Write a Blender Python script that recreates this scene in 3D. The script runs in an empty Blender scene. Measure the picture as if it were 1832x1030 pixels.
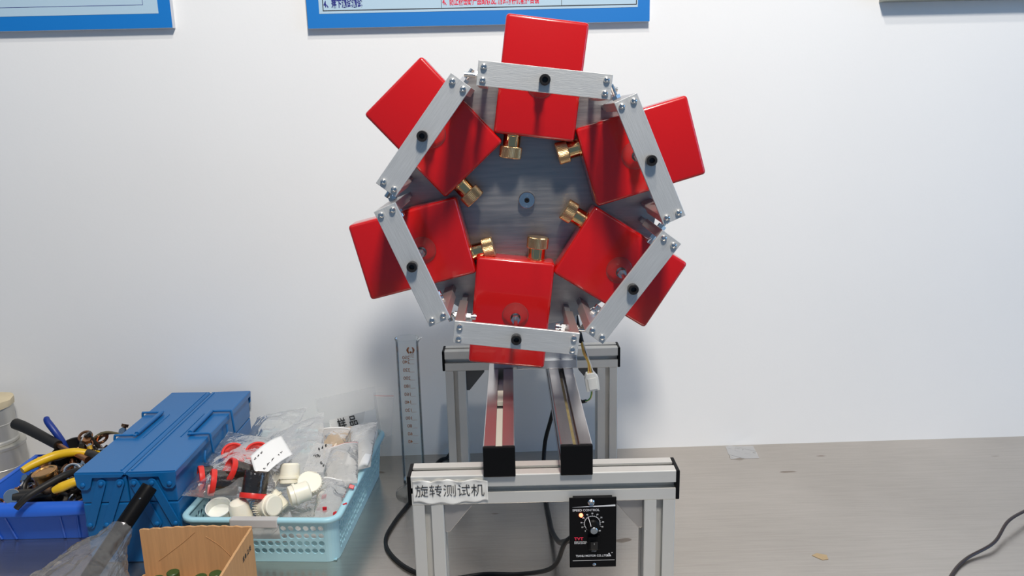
import bpy, bmesh, math, random
from mathutils import Vector, Matrix, noise
random.seed(7)
PI = math.pi
V = Vector
S = bpy.context.scene
COL = S.collection
T = -0.2665            # height of the bench top; z = 0 is the top of the front beam

# ---------------------------------------------------------------- camera
cd = bpy.data.cameras.new('camera'); cam = bpy.data.objects.new('camera', cd); COL.objects.link(cam)
S.camera = cam
cd.sensor_width = 36.0; cd.lens = 1379.43 / 1832 * 36; cd.clip_start = 0.02
_p, _r = 0.2194, 0.0237
_a = V((0.0, math.cos(_p), -math.sin(_p))); _x = V((1, 0, 0)); _u = _x.cross(_a)
_R = math.cos(_r) * _x - math.sin(_r) * _u; _U = math.sin(_r) * _x + math.cos(_r) * _u
cam.matrix_world = Matrix(((_R.x, _U.x, -_a.x, -0.0342), (_R.y, _U.y, -_a.y, -0.903), (_R.z, _U.z, -_a.z, 0.4435), (0, 0, 0, 1)))

# ---------------------------------------------------------------- world, lights, exposure
W = bpy.data.worlds.new('world'); S.world = W; W.use_nodes = True
bg = W.node_tree.nodes['Background']; bg.inputs[0].default_value = (0.34, 0.60, 1.0, 1); bg.inputs[1].default_value = 0.34
S.view_settings.view_transform = 'Standard'; S.view_settings.look = 'None'
S.view_settings.exposure = -0.54; S.view_settings.gamma = 1.0; S.view_settings.use_curve_mapping = False

def area(name, loc, target, sx, sy, power, colr):
    l = bpy.data.lights.new(name, 'AREA'); l.shape = 'RECTANGLE'; l.size = sx; l.size_y = sy; l.energy = power; l.color = colr
    o = bpy.data.objects.new(name, l); COL.objects.link(o); o.location = loc
    o.rotation_euler = (V(target) - V(loc)).to_track_quat('-Z', 'Y').to_euler()
    return o
area('ceiling_lamp_near', (0.08, -0.52, 2.2), (0.0, 0.3, 0.1), 0.09, 0.10, 21, (1.0, 0.94, 0.865))
area('ceiling_lamp_mid', (0.20, -1.18, 2.2), (0.0, 0.4, 0.1), 0.24, 0.30, 86, (1.0, 0.94, 0.865))
area('fill_light_right', (1.9, -1.2, 2.2), (0.9, 0.6, 0.1), 1.0, 1.0, 4, (1.0, 0.94, 0.91))  # added weak fill for the right end of the wall, not a room fixture
area('fill_light_left', (-2.0, -1.2, 2.2), (-0.9, 0.6, 0.1), 1.0, 1.0, 4, (1.0, 0.94, 0.91))  # matching fill added for the left end, no fixture there

area('blue_fill_light', (3.4, -0.9, 0.75), (0.1, 0.5, 0.0), 1.8, 1.6, 36, (0.30, 0.58, 1.0))  # invented blue side fill that cools the shadows; stands for no known window

# ---------------------------------------------------------------- materials
def mat(name, base, rough=0.5, metal=0.0, bump=0.0, bscale=60.0, var=0.0, vscale=8.0, coat=0.0, stretch=None, spec=0.5, emit=None, trans=0.0, sss=0.0, alpha=1.0, rvar=0.0, bdist=0.001):
    m = bpy.data.materials.new(name); m.use_nodes = True
    nt = m.node_tree; b = nt.nodes['Principled BSDF']; L = nt.links
    b.inputs['Base Color'].default_value = (*base, 1); b.inputs['Roughness'].default_value = rough; b.inputs['Metallic'].default_value = metal
    b.inputs['Coat Weight'].default_value = coat; b.inputs['Coat Roughness'].default_value = 0.05
    b.inputs['Specular IOR Level'].default_value = spec; b.inputs['Transmission Weight'].default_value = trans
    b.inputs['Alpha'].default_value = alpha
    if sss:
        b.inputs['Subsurface Weight'].default_value = sss; b.inputs['Subsurface Radius'].default_value = (0.01, 0.008, 0.006); b.inputs['Subsurface Scale'].default_value = 0.5
    if emit:
        b.inputs['Emission Color'].default_value = (*emit[0], 1); b.inputs['Emission Strength'].default_value = emit[1]
    tc = nt.nodes.new('ShaderNodeTexCoord'); mp = nt.nodes.new('ShaderNodeMapping'); L.new(tc.outputs['Object'], mp.inputs[0])
    if stretch: mp.inputs['Scale'].default_value = stretch
    if var or rvar:
        n = nt.nodes.new('ShaderNodeTexNoise'); n.inputs['Scale'].default_value = vscale; n.inputs['Detail'].default_value = 6; L.new(mp.outputs[0], n.inputs[0])
        if var:
            r = nt.nodes.new('ShaderNodeValToRGB')
            r.color_ramp.elements[0].position = 0.3; r.color_ramp.elements[1].position = 0.7
            r.color_ramp.elements[0].color = (*[max(0, c * (1 - var)) for c in base], 1); r.color_ramp.elements[1].color = (*[min(1, c * (1 + var)) for c in base], 1)
            L.new(n.outputs[0], r.inputs[0]); L.new(r.outputs[0], b.inputs['Base Color'])
        if rvar:
            mr = nt.nodes.new('ShaderNodeMapRange'); mr.inputs[1].default_value = 0.3; mr.inputs[2].default_value = 0.7
            mr.inputs[3].default_value = rough - rvar; mr.inputs[4].default_value = rough + rvar; L.new(n.outputs[0], mr.inputs[0]); L.new(mr.outputs[0], b.inputs['Roughness'])
    if bump:
        n2 = nt.nodes.new('ShaderNodeTexNoise'); n2.inputs['Scale'].default_value = bscale; n2.inputs['Detail'].default_value = 4; L.new(mp.outputs[0], n2.inputs[0])
        bp = nt.nodes.new('ShaderNodeBump'); bp.inputs['Strength'].default_value = bump; bp.inputs['Distance'].default_value = bdist
        L.new(n2.outputs[0], bp.inputs['Height']); L.new(bp.outputs[0], b.inputs['Normal'])
    return m

def film(name, tint=(1, 1, 1), clear=0.9, milk=0.05, rough=0.08, bump=0.6, bscale=45, edge=0.35):
    """thin clear plastic or glass wall: mostly see-through, glossy, a little milky"""
    m = bpy.data.materials.new(name); m.use_nodes = True; nt = m.node_tree; L = nt.links
    for n in list(nt.nodes): nt.nodes.remove(n)
    out = nt.nodes.new('ShaderNodeOutputMaterial'); tr = nt.nodes.new('ShaderNodeBsdfTransparent'); gl = nt.nodes.new('ShaderNodeBsdfGlossy')
    df = nt.nodes.new('ShaderNodeBsdfDiffuse'); m1 = nt.nodes.new('ShaderNodeMixShader'); m2 = nt.nodes.new('ShaderNodeMixShader')
    lw = nt.nodes.new('ShaderNodeLayerWeight'); lw.inputs[0].default_value = edge
    tr.inputs[0].default_value = (*[c * clear for c in tint], 1); gl.inputs['Roughness'].default_value = rough; df.inputs[0].default_value = (*[0.85 * c for c in tint], 1)
    tl = nt.nodes.new('ShaderNodeBsdfTranslucent'); tl.inputs[0].default_value = (*[0.9 * c for c in tint], 1); m3 = nt.nodes.new('ShaderNodeMixShader'); m3.inputs[0].default_value = 0.5
    L.new(df.outputs[0], m3.inputs[1]); L.new(tl.outputs[0], m3.inputs[2])
    m1.inputs[0].default_value = milk; L.new(tr.outputs[0], m1.inputs[1]); L.new(m3.outputs[0], m1.inputs[2])
    mm = nt.nodes.new('ShaderNodeMath'); mm.operation = 'MULTIPLY'; mm.inputs[1].default_value = 0.75; L.new(lw.outputs['Fresnel'], mm.inputs[0])
    L.new(mm.outputs[0], m2.inputs[0]); L.new(m1.outputs[0], m2.inputs[1]); L.new(gl.outputs[0], m2.inputs[2]); L.new(m2.outputs[0], out.inputs[0])
    if bump:
        tc = nt.nodes.new('ShaderNodeTexCoord'); n2 = nt.nodes.new('ShaderNodeTexNoise'); n2.inputs['Scale'].default_value = bscale; n2.inputs['Detail'].default_value = 3; n2.inputs['Distortion'].default_value = 1.0
        L.new(tc.outputs['Object'], n2.inputs[0]); bp = nt.nodes.new('ShaderNodeBump'); bp.inputs['Strength'].default_value = bump; bp.inputs['Distance'].default_value = 0.004
        L.new(n2.outputs[0], bp.inputs['Height'])
        for s in (gl, df): L.new(bp.outputs[0], s.inputs['Normal'])
        L.new(bp.outputs[0], lw.inputs['Normal'])
    return m

M = {}
M['wall'] = mat('white_wall_paint', (0.80, 0.80, 0.785), 0.75, bump=0.12, bscale=180, var=0.012, vscale=3)
M['floor'] = mat('floor_vinyl', (0.35, 0.36, 0.36), 0.5)
M['alu'] = mat('anodised_aluminium', (0.62, 0.61, 0.57), 0.45, 0.4, var=0.03, vscale=12)
M['alu_rail'] = mat('polished_rail_aluminium', (0.62, 0.60, 0.60), 0.22, 0.9, bump=0.08, bscale=90, stretch=(12, 0.4, 12))
M['alu_arm'] = mat('brushed_aluminium_arm', (0.62, 0.62, 0.60), 0.42, 0.55, bump=0.25, bscale=60, stretch=(1, 20, 20), var=0.07, vscale=30)
M['alu_side'] = mat('sawn_aluminium', (0.62, 0.57, 0.54), 0.38, 0.85, bump=0.15, bscale=150)
M['disc'] = mat('turned_steel_disc', (0.40, 0.385, 0.37), 0.34, 0.8, bump=0.2, bscale=60, stretch=(1, 1, 14), var=0.12, vscale=14, rvar=0.06)
M['steel'] = mat('bright_steel', (0.75, 0.74, 0.72), 0.18, 1.0)
M['plate'] = mat('galvanised_plate', (0.50, 0.52, 0.54), 0.42, 0.85, var=0.06, vscale=40, bump=0.1, bscale=80)
M['black_oxide'] = mat('black_oxide_screw', (0.035, 0.032, 0.03), 0.30, 0.6)
M['black'] = mat('black_plastic', (0.005, 0.005, 0.0055), 0.45, spec=0.10)
M['cable'] = mat('black_cable_rubber', (0.006, 0.006, 0.0065), 0.45, spec=0.3)
M['red'] = mat('glossy_red_lacquer', (0.50, 0.004, 0.004), 0.25, coat=0.5, bump=0.04, bscale=9, bdist=0.01)
M['gold'] = mat('polished_gold', (0.90, 0.60, 0.28), 0.10, 1.0)
M['gold_knurl'] = mat('knurled_gold', (0.72, 0.50, 0.25), 0.28, 1.0, bump=0.5, bscale=700, stretch=(1, 1, 0.1))
M['pad'] = film('clear_suction_pad', (1, 0.95, 0.93), 0.95, 0.03, 0.10, 0.0, edge=0.12)
M['glass'] = film('clear_glass', (0.99, 1.0, 1.0), 0.988, 0.006, 0.03, 0.0, edge=0.14)
M['bag_haze'] = film('hazy_polythene', (1, 1, 0.99), 0.98, 0.42, 0.10, 0.9, 45, edge=0.2)
M['bag'] = film('clear_polythene', (1, 1, 1), 0.99, 0.22, 0.09, 0.8, 50, edge=0.24)
M['bag_milky'] = film('milky_polythene', (1, 0.985, 0.96), 0.97, 0.55, 0.15, 0.8, 60, edge=0.2)
M['bag_grey'] = film('smoky_polythene', (0.97, 0.95, 0.92), 0.97, 0.17, 0.06, 1.0, 30, edge=0.32)
M['paper'] = mat('white_paper', (0.82, 0.82, 0.80), 0.8)
M['label_paper'] = mat('laminated_label_paper', (0.82, 0.80, 0.74), 0.35, coat=0.3, bump=0.2, bscale=40)
M['ink'] = mat('black_ink', (0.02, 0.02, 0.022), 0.6)
M['navy_ink'] = mat('navy_ink', (0.01, 0.015, 0.20), 0.6)
M['red_ink'] = mat('red_ink', (0.70, 0.02, 0.06), 0.6)
M['brown_ink'] = mat('brown_glass_ink', (0.42, 0.12, 0.02), 0.6)
M['white_ink'] = mat('white_ink', (0.72, 0.72, 0.72), 0.6)
M['board_blue'] = mat('poster_blue', (0.004, 0.17, 0.52), 0.45)
M['board_pale'] = mat('poster_pale_blue', (0.42, 0.57, 0.67), 0.5)
M['board_edge'] = mat('foam_board_edge', (0.60, 0.60, 0.62), 0.8)
M['board_grey'] = mat('grey_green_board', (0.28, 0.30, 0.27), 0.7)
M['toolbox'] = mat('blue_toolbox_enamel', (0.003, 0.118, 0.335), 0.38, coat=0.18, bump=0.04, bscale=120)
M['bin'] = mat('blue_bin_plastic', (0.025, 0.13, 0.62), 0.36)
M['basket'] = mat('pale_blue_basket_plastic', (0.36, 0.62, 0.70), 0.38)
M['grip'] = mat('grey_grip_plastic', (0.48, 0.47, 0.46), 0.5)
M['card'] = mat('corrugated_cardboard', (0.55, 0.31, 0.14), 0.85, bump=0.5, bscale=18, stretch=(14, 14, 0.5), var=0.08, vscale=20)
M['card_out'] = mat('cardboard_outside', (0.56, 0.36, 0.21), 0.8, bump=0.1, bscale=60, var=0.05, vscale=20)
M['cream'] = mat('cream_plastic', (0.86, 0.82, 0.68), 0.38, sss=0.25)
M['milk'] = mat('translucent_white_plastic', (0.85, 0.85, 0.78), 0.3, sss=0.4)
M['jar'] = film('smoky_clear_jar', (0.62, 0.55, 0.47), 0.80, 0.05, 0.08, 0.3, 80, edge=0.5)
M['jar_dark'] = mat('dark_jar_insert', (0.13, 0.085, 0.06), 0.3)
M['red_rim'] = mat('red_plastic_rim', (0.70, 0.03, 0.02), 0.35, sss=0.1)
M['copper'] = mat('aged_brass_can', (0.62, 0.33, 0.12), 0.26, 1.0, bump=0.15, bscale=80, var=0.15, vscale=25)
M['copper_bit'] = mat('copper_fitting', (0.45, 0.21, 0.10), 0.32, 1.0)
M['dark_bit'] = mat('oiled_dark_steel', (0.06, 0.055, 0.05), 0.35, 0.8)
M['yellow'] = mat('yellow_rubber_grip', (0.72, 0.44, 0.01), 0.38)
M['blue_grip'] = mat('dark_blue_rubber_grip', (0.006, 0.03, 0.22), 0.4)
M['rubber'] = mat('dark_rubber', (0.014, 0.013, 0.012), 0.5, spec=0.35)
M['can'] = mat('scuffed_aluminium_can', (0.50, 0.49, 0.45), 0.36, 0.5, bump=0.3, bscale=30, stretch=(1, 1, 0.15), var=0.12, vscale=18)
M['lid_tan'] = mat('tan_tape_lid', (0.62, 0.52, 0.34), 0.6, bump=0.5, bscale=60)
M['green'] = mat('green_plastic', (0.035, 0.08, 0.02), 0.4)
M['strip'] = mat('slot_cover_strip', (0.46, 0.44, 0.37), 0.5)
M['strip_brown'] = mat('brown_slot_strip', (0.20, 0.16, 0.07), 0.6, var=0.25, vscale=60)
M['led'] = mat('lit_red_led', (1, 0.25, 0.15), 0.4, emit=((1.0, 0.18, 0.08), 6))
M['wire_yellow'] = mat('yellow_wire', (0.62, 0.45, 0.10), 0.45)
M['wire_orange'] = mat('orange_wire', (0.66, 0.25, 0.08), 0.45)
M['wire_white'] = mat('white_wire', (0.66, 0.62, 0.60), 0.45)
M['wire_green'] = mat('green_wire', (0.05, 0.30, 0.08), 0.45)
M['nylon'] = mat('white_nylon_connector', (0.66, 0.66, 0.62), 0.45)
M['gusset'] = mat('cast_corner_bracket', (0.42, 0.40, 0.38), 0.45, 0.6, bump=0.1)
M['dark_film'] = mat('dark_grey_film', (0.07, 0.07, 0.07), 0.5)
M['tape'] = film('clear_tape', (0.80, 0.77, 0.73), 0.80, 0.06, 0.2, 0.5, 60, edge=0.3)
M['brown_paper'] = mat('brown_sticker_paper', (0.40, 0.29, 0.16), 0.7)
M['seal_red'] = mat('faded_red_seal', (0.62, 0.30, 0.28), 0.5)
M['cord'] = mat('black_orange_cord', (0.03, 0.018, 0.015), 0.4)
M['cord_edge'] = mat('orange_cord_stripe', (0.42, 0.14, 0.06), 0.4)
M['red_stuff'] = mat('red_scrap', (0.55, 0.01, 0.02), 0.4)

def bench_material():
    m = bpy.data.materials.new('brushed_stainless_sheet'); m.use_nodes = True; nt = m.node_tree; L = nt.links; b = nt.nodes['Principled BSDF']
    b.inputs['Metallic'].default_value = 0.92
    tc = nt.nodes.new('ShaderNodeTexCoord')
    def nz(scale, st, rot=0, detail=5):
        mp = nt.nodes.new('ShaderNodeMapping'); mp.inputs['Scale'].default_value = st; mp.inputs['Rotation'].default_value = (0, 0, rot); L.new(tc.outputs['Object'], mp.inputs[0])
        n = nt.nodes.new('ShaderNodeTexNoise'); n.inputs['Scale'].default_value = scale; n.inputs['Detail'].default_value = detail; L.new(mp.outputs[0], n.inputs[0]); return n
    a = nz(3.0, (1, 1, 1)); s = nz(14, (1, 22, 1), 0.6); g = nz(160, (1, 6, 1), 0.0, 3)
    r = nt.nodes.new('ShaderNodeValToRGB'); r.color_ramp.elements[0].position = 0.35; r.color_ramp.elements[1].position = 0.68
    r.color_ramp.elements[0].color = (0.56, 0.51, 0.455, 1); r.color_ramp.elements[1].color = (0.64, 0.585, 0.525, 1); L.new(a.outputs[0], r.inputs[0])
    mx = nt.nodes.new('ShaderNodeMix'); mx.data_type = 'RGBA'; mx.blend_type = 'MULTIPLY'; mx.inputs[0].default_value = 1.0
    r2 = nt.nodes.new('ShaderNodeValToRGB'); r2.color_ramp.elements[0].position = 0.30; r2.color_ramp.elements[1].position = 0.62
    r2.color_ramp.elements[0].color = (0.91, 0.905, 0.90, 1); r2.color_ramp.elements[1].color = (1, 1, 1, 1); L.new(s.outputs[0], r2.inputs[0])
    L.new(r.outputs[0], mx.inputs[6]); L.new(r2.outputs[0], mx.inputs[7])
    # small dark scuffs
    v = nz(11, (1, 2.2, 1), 0.5, 2); r3 = nt.nodes.new('ShaderNodeValToRGB'); r3.color_ramp.elements[0].position = 0.735; r3.color_ramp.elements[1].position = 0.76
    r3.color_ramp.elements[0].color = (1, 1, 1, 1); r3.color_ramp.elements[1].color = (0.55, 0.5, 0.46, 1); L.new(v.outputs[0], r3.inputs[0])
    m2 = nt.nodes.new('ShaderNodeMix'); m2.data_type = 'RGBA'; m2.blend_type = 'MULTIPLY'; m2.inputs[0].default_value = 1.0
    L.new(mx.outputs[2], m2.inputs[6]); L.new(r3.outputs[0], m2.inputs[7]); L.new(m2.outputs[2], b.inputs['Base Color'])
    mr = nt.nodes.new('ShaderNodeMapRange'); mr.inputs[3].default_value = 0.17; mr.inputs[4].default_value = 0.29; L.new(a.outputs[0], mr.inputs[0]); L.new(mr.outputs[0], b.inputs['Roughness'])
    bp = nt.nodes.new('ShaderNodeBump'); bp.inputs['Strength'].default_value = 0.18; bp.inputs['Distance'].default_value = 0.0006; L.new(g.outputs[0], bp.inputs['Height']); L.new(bp.outputs[0], b.inputs['Normal'])
    return m
M['bench'] = bench_material()

# ---------------------------------------------------------------- mesh helpers
def frame(o, x, y, z=None):
    """4x4 from origin and two axes"""
    x = V(x).normalized(); y = V(y).normalized(); z = x.cross(y).normalized() if z is None else V(z).normalized()
    return Matrix(((x.x, y.x, z.x, o[0]), (x.y, y.y, z.y, o[1]), (x.z, y.z, z.z, o[2]), (0, 0, 0, 1)))
def along(p, d, up=(0, 0, 1)):
    """frame at p whose z axis points along d"""
    z = V(d).normalized(); u = V(up)
    if abs(z.dot(u.normalized())) > 0.98: u = V((0, 1, 0))
    x = u.cross(z).normalized(); y = z.cross(x)
    return Matrix(((x.x, y.x, z.x, p[0]), (x.y, y.y, z.y, p[1]), (x.z, y.z, z.z, p[2]), (0, 0, 0, 1)))
I4 = Matrix.Identity(4)

class MB:
    def __init__(s): s.bm = bmesh.new()
    def _add(s, verts, faces, mx=I4):
        vs = [s.bm.verts.new(mx @ V(v)) for v in verts]
        for f in faces:
            try: s.bm.faces.new([vs[i] for i in f])
            except ValueError: pass
        return s
    def box(s, c, d, mx=I4, bevel=0, seg=2):
        x, y, z = c; a, b, h = d[0] / 2, d[1] / 2, d[2] / 2
        t = bmesh.new()
        vs = [t.verts.new(V((x + i * a, y + j * b, z + k * h))) for i in (-1, 1) for j in (-1, 1) for k in (-1, 1)]
        for f in ((0, 1, 3, 2), (4, 6, 7, 5), (0, 4, 5, 1), (2, 3, 7, 6), (0, 2, 6, 4), (1, 5, 7, 3)): t.faces.new([vs[i] for i in f])
        if bevel: bmesh.ops.bevel(t, geom=t.edges[:], offset=bevel, segments=seg, profile=0.5, affect='EDGES')
        s._merge(t, mx); return s
    def _merge(s, t, mx=I4):
        t.verts.index_update(); vs = [s.bm.verts.new(mx @ v.co) for v in t.verts]
        for f in t.faces:
            try: s.bm.faces.new([vs[v.index] for v in f.verts])
            except ValueError: pass
        t.free()
    def prism(s, pts, z0, z1, mx=I4, bevel=0):
        t = bmesh.new(); n = len(pts)
        a = [t.verts.new((p[0], p[1], z0)) for p in pts]; b = [t.verts.new((p[0], p[1], z1)) for p in pts]
        t.faces.new(a[::-1]); t.faces.new(b)
        for i in range(n): t.faces.new((a[i], a[(i + 1) % n], b[(i + 1) % n], b[i]))
        bmesh.ops.recalc_face_normals(t, faces=t.faces[:])
        if bevel: bmesh.ops.bevel(t, geom=t.edges[:], offset=bevel, segments=2, profile=0.5, affect='EDGES')
        s._merge(t, mx); return s
    def lathe(s, prof, n=32, mx=I4, flute=0.0, nf=0):
        """prof: list of (r, z)"""
        rings = []
        for r, z in prof:
            if r < 1e-7: rings.append([s.bm.verts.new(mx @ V((0, 0, z)))]); continue
            ring = []
            for i in range(n):
                a = 2 * PI * i / n; rr = r * (1 + (flute * (1 if (i * nf // n * 2) % 2 == 0 and (i % 2) else 0) if nf else 0))
                ring.append(s.bm.verts.new(mx @ V((rr * math.cos(a), rr * math.sin(a), z))))
            rings.append(ring)
        for A, B in zip(rings, rings[1:]):
            if len(A) == 1 and len(B) == 1: continue
            for i in range(n):
                j = (i + 1) % n
                q = [A[0], B[i], B[j]] if len(A) == 1 else ([A[i], A[j], B[0]] if len(B) == 1 else [A[i], A[j], B[j], B[i]])
                try: s.bm.faces.new(q)
                except ValueError: pass
        return s
    def cyl(s, p, q, r, n=24, r2=None, cap=True):
        p, q = V(p), V(q); L = (q - p).length; r2 = r if r2 is None else r2
        pr = [(r, 0), (r2, L)]
        if cap: pr = [(0, 0)] + pr + [(0, L)]
        return s.lathe(pr, n, along(p, q - p))
    def tube(s, pts, r, n=10, smooth=6, cap=True, flat=1.0):
        pts = [V(p) for p in pts]
        if smooth and len(pts) > 2: pts = spline(pts, smooth)
        m = len(pts); rs = [r] * m if not hasattr(r, '__len__') else [r[0] + (r[-1] - r[0]) * i / (m - 1) if len(r) == 2 else interp(r, i / (m - 1)) for i in range(m)]
        rings = []; up = None
        for i, p in enumerate(pts):
            d = (pts[min(i + 1, m - 1)] - pts[max(i - 1, 0)]).normalized()
            if up is None: up = V((0, 0, 1)) if abs(d.z) < 0.9 else V((0, 1, 0))
            x = up.cross(d).normalized(); y = d.cross(x).normalized(); up = y
            rings.append([s.bm.verts.new(p + rs[i] * (math.cos(a) * x + flat * math.sin(a) * y)) for a in [2 * PI * k / n for k in range(n)]])
        for A, B in zip(rings, rings[1:]):
            for k in range(n): s.bm.faces.new((A[k], A[(k + 1) % n], B[(k + 1) % n], B[k]))
        if cap: s.bm.faces.new(rings[0][::-1]); s.bm.faces.new(rings[-1])
        return s
    def torus(s, mx, R, r, n=36, k=10):
        vs = [[s.bm.verts.new(mx @ V(((R + r * math.cos(b)) * math.cos(a), (R + r * math.cos(b)) * math.sin(a), r * math.sin(b)))) for b in [2 * PI * j / k for j in range(k)]] for a in [2 * PI * i / n for i in range(n)]]
        for i in range(n):
            for j in range(k): s.bm.faces.new((vs[i][j], vs[(i + 1) % n][j], vs[(i + 1) % n][(j + 1) % k], vs[i][(j + 1) % k]))
        return s
    def grid(s, f, nu, nv, close_u=False):
        vs = [[s.bm.verts.new(V(f(i / nu, j / nv))) for j in range(nv + 1)] for i in range(nu + (0 if close_u else 1))]
        N = len(vs)
        for i in range(nu):
            for j in range(nv): s.bm.faces.new((vs[i][j], vs[(i + 1) % N][j], vs[(i + 1) % N][j + 1], vs[i][j + 1]))
        return s
    def build(s, name, m, parent=None, smooth=False, origin=None, thick=None, weld=False, angle=35):
        if weld: bmesh.ops.remove_doubles(s.bm, verts=s.bm.verts[:], dist=1e-5)
        bmesh.ops.recalc_face_normals(s.bm, faces=s.bm.faces[:])
        me = bpy.data.meshes.new(name)
        if origin is None and parent is None:
            co = [v.co for v in s.bm.verts]
            origin = V(((min(c.x for c in co) + max(c.x for c in co)) / 2, (min(c.y for c in co) + max(c.y for c in co)) / 2, min(c.z for c in co)))
        if parent is not None: origin = origin or V((0, 0, 0))
        bmesh.ops.translate(s.bm, vec=-V(origin), verts=s.bm.verts[:])
        if smooth:
            for f in s.bm.faces: f.smooth = True
            if angle < 180:
                for e in s.bm.edges:
                    if len(e.link_faces) == 2 and e.calc_face_angle(0) > math.radians(angle): e.smooth = False
        s.bm.to_mesh(me); s.bm.free(); me.materials.append(M[m] if isinstance(m, str) else m)
        o = bpy.data.objects.new(name, me); COL.objects.link(o); o.location = origin
        if parent is not None: o.parent = parent
        if thick:
            md = o.modifiers.new('thickness', 'SOLIDIFY'); md.thickness = thick; md.offset = 0
        return o
def interp(a, t):
    x = t * (len(a) - 1); i = min(int(x), len(a) - 2); return a[i] + (a[i + 1] - a[i]) * (x - i)
def spline(p, k):
    out = []; n = len(p)
    for i in range(n - 1):
        a = p[max(i - 1, 0)]; b = p[i]; c = p[i + 1]; d = p[min(i + 2, n - 1)]
        for j in range(k):
            t = j / k; out.append(0.5 * ((2 * b) + (c - a) * t + (2 * a - 5 * b + 4 * c - d) * t * t + (3 * b - a - 3 * c + d) * t ** 3))
    out.append(p[-1]); return out
def tag(o, label, cat, group=None, kind=None):
    o['label'] = label; o['category'] = cat
    if group: o['group'] = group
    if kind: o['kind'] = kind
    return o
def thing(name, label, cat, loc=(0, 0, 0), group=None, mx=None):
    o = bpy.data.objects.new(name, None); COL.objects.link(o); o.location = loc; o.empty_display_size = 0.02
    if mx is not None: o.matrix_world = mx
    return tag(o, label, cat, group)
def at_origin(parent):
    """mesh coordinates stay in world space even though the parent stands elsewhere"""
    return None
def copy_tree(o, parent=None):
    c = o.copy(); COL.objects.link(c); c.parent = parent
    for ch in list(o.children): copy_tree(ch, c)
    return c
def W2(parent, o):
    """part modelled in world space, re-expressed under its parent"""
    m = o.matrix_world.copy() if False else Matrix.Translation(o.location)
    o.parent = parent; o.matrix_parent_inverse = Matrix.Identity(4)
    pm = parent_world(parent); loc = pm.inverted() @ m
    o.matrix_basis = loc; return o
def parent_world(p):
    m = p.matrix_basis.copy()
    while p.parent is not None:
        p = p.parent; m = p.matrix_basis @ m
    return m
def part(mb, name, m, parent, **k):
    """build a part whose mesh was drawn in world space"""
    o = mb.build(name, m, None, **k); return W2(parent, o)
def text(s, size, m, name, parent, mx, align='CENTER', bold=0.0, sx=1.0, depth=0.0002, curve_r=None, space=1.0):
    """flat lettering; mx is a world frame with x to the right of the words and y up"""
    c = bpy.data.curves.new(name, 'FONT'); c.body = s; c.size = size; c.align_x = align; c.align_y = 'CENTER'; c.offset = bold; c.extrude = depth; c.space_character = space
    o = bpy.data.objects.new(name, c); COL.objects.link(o)
    bpy.context.view_layer.update()
    me = bpy.data.meshes.new_from_object(o.evaluated_get(bpy.context.evaluated_depsgraph_get())); bpy.data.objects.remove(o); bpy.data.curves.remove(c)
    for v in me.vertices:
        v.co.x *= sx
        if curve_r:
            a = v.co.x / curve_r; z = v.co.z; v.co.x = (curve_r + z) * math.sin(a); v.co.z = (curve_r + z) * math.cos(a) - curve_r
    me.transform(mx); me.materials.clear(); me.materials.append(M[m])
    n = bpy.data.objects.new(name, me); COL.objects.link(n)
    W2(parent, n); return n

# ================================================================ SETTING
def wy(x): return 0.650 + 0.017 * x          # the wall's face at x
mb = MB(); mb._add([(-2.2, wy(-2.2), -1.07), (2.4, wy(2.4), -1.07), (2.4, wy(2.4), 1.9), (-2.2, wy(-2.2), 1.9), (-2.2, wy(-2.2) + .1, -1.07), (2.4, wy(2.4) + .1, -1.07), (2.4, wy(2.4) + .1, 1.9), (-2.2, wy(-2.2) + .1, 1.9)],
        [(0, 1, 2, 3), (5, 4, 7, 6), (0, 4, 5, 1), (3, 2, 6, 7), (0, 3, 7, 4), (1, 5, 6, 2)])
o = mb.build('wall_back', 'wall'); o['kind'] = 'structure'
mb = MB(); mb.box((0.1, -1.0, -1.08), (4.6, 3.7, 0.02)); o = mb.build('floor', 'floor'); o['kind'] = 'structure'

bench = thing('workbench', 'brushed stainless steel workbench top along the white wall', 'workbench', (0.1, 0.2, -1.07))
mb = MB(); mb._add([(-2.1, -0.35, T), (2.3, -0.35, T), (2.3, wy(2.3), T), (-2.1, wy(-2.1), T), (-2.1, -0.35, T - .04), (2.3, -0.35, T - .04), (2.3, wy(2.3), T - .04), (-2.1, wy(-2.1), T - .04)],
        [(0, 1, 2, 3), (5, 4, 7, 6), (0, 4, 5, 1), (3, 2, 6, 7), (0, 3, 7, 4), (1, 5, 6, 2)]); part(mb, 'bench_top', 'bench', bench)
for x in (-2.0, 2.2):
    for y in (-0.28, 0.50): part(MB().box((x, y, (-1.07 + T - .04) / 2), (0.05, 0.05, 1.07 + T - .04)), 'leg', 'plate', bench)

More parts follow.
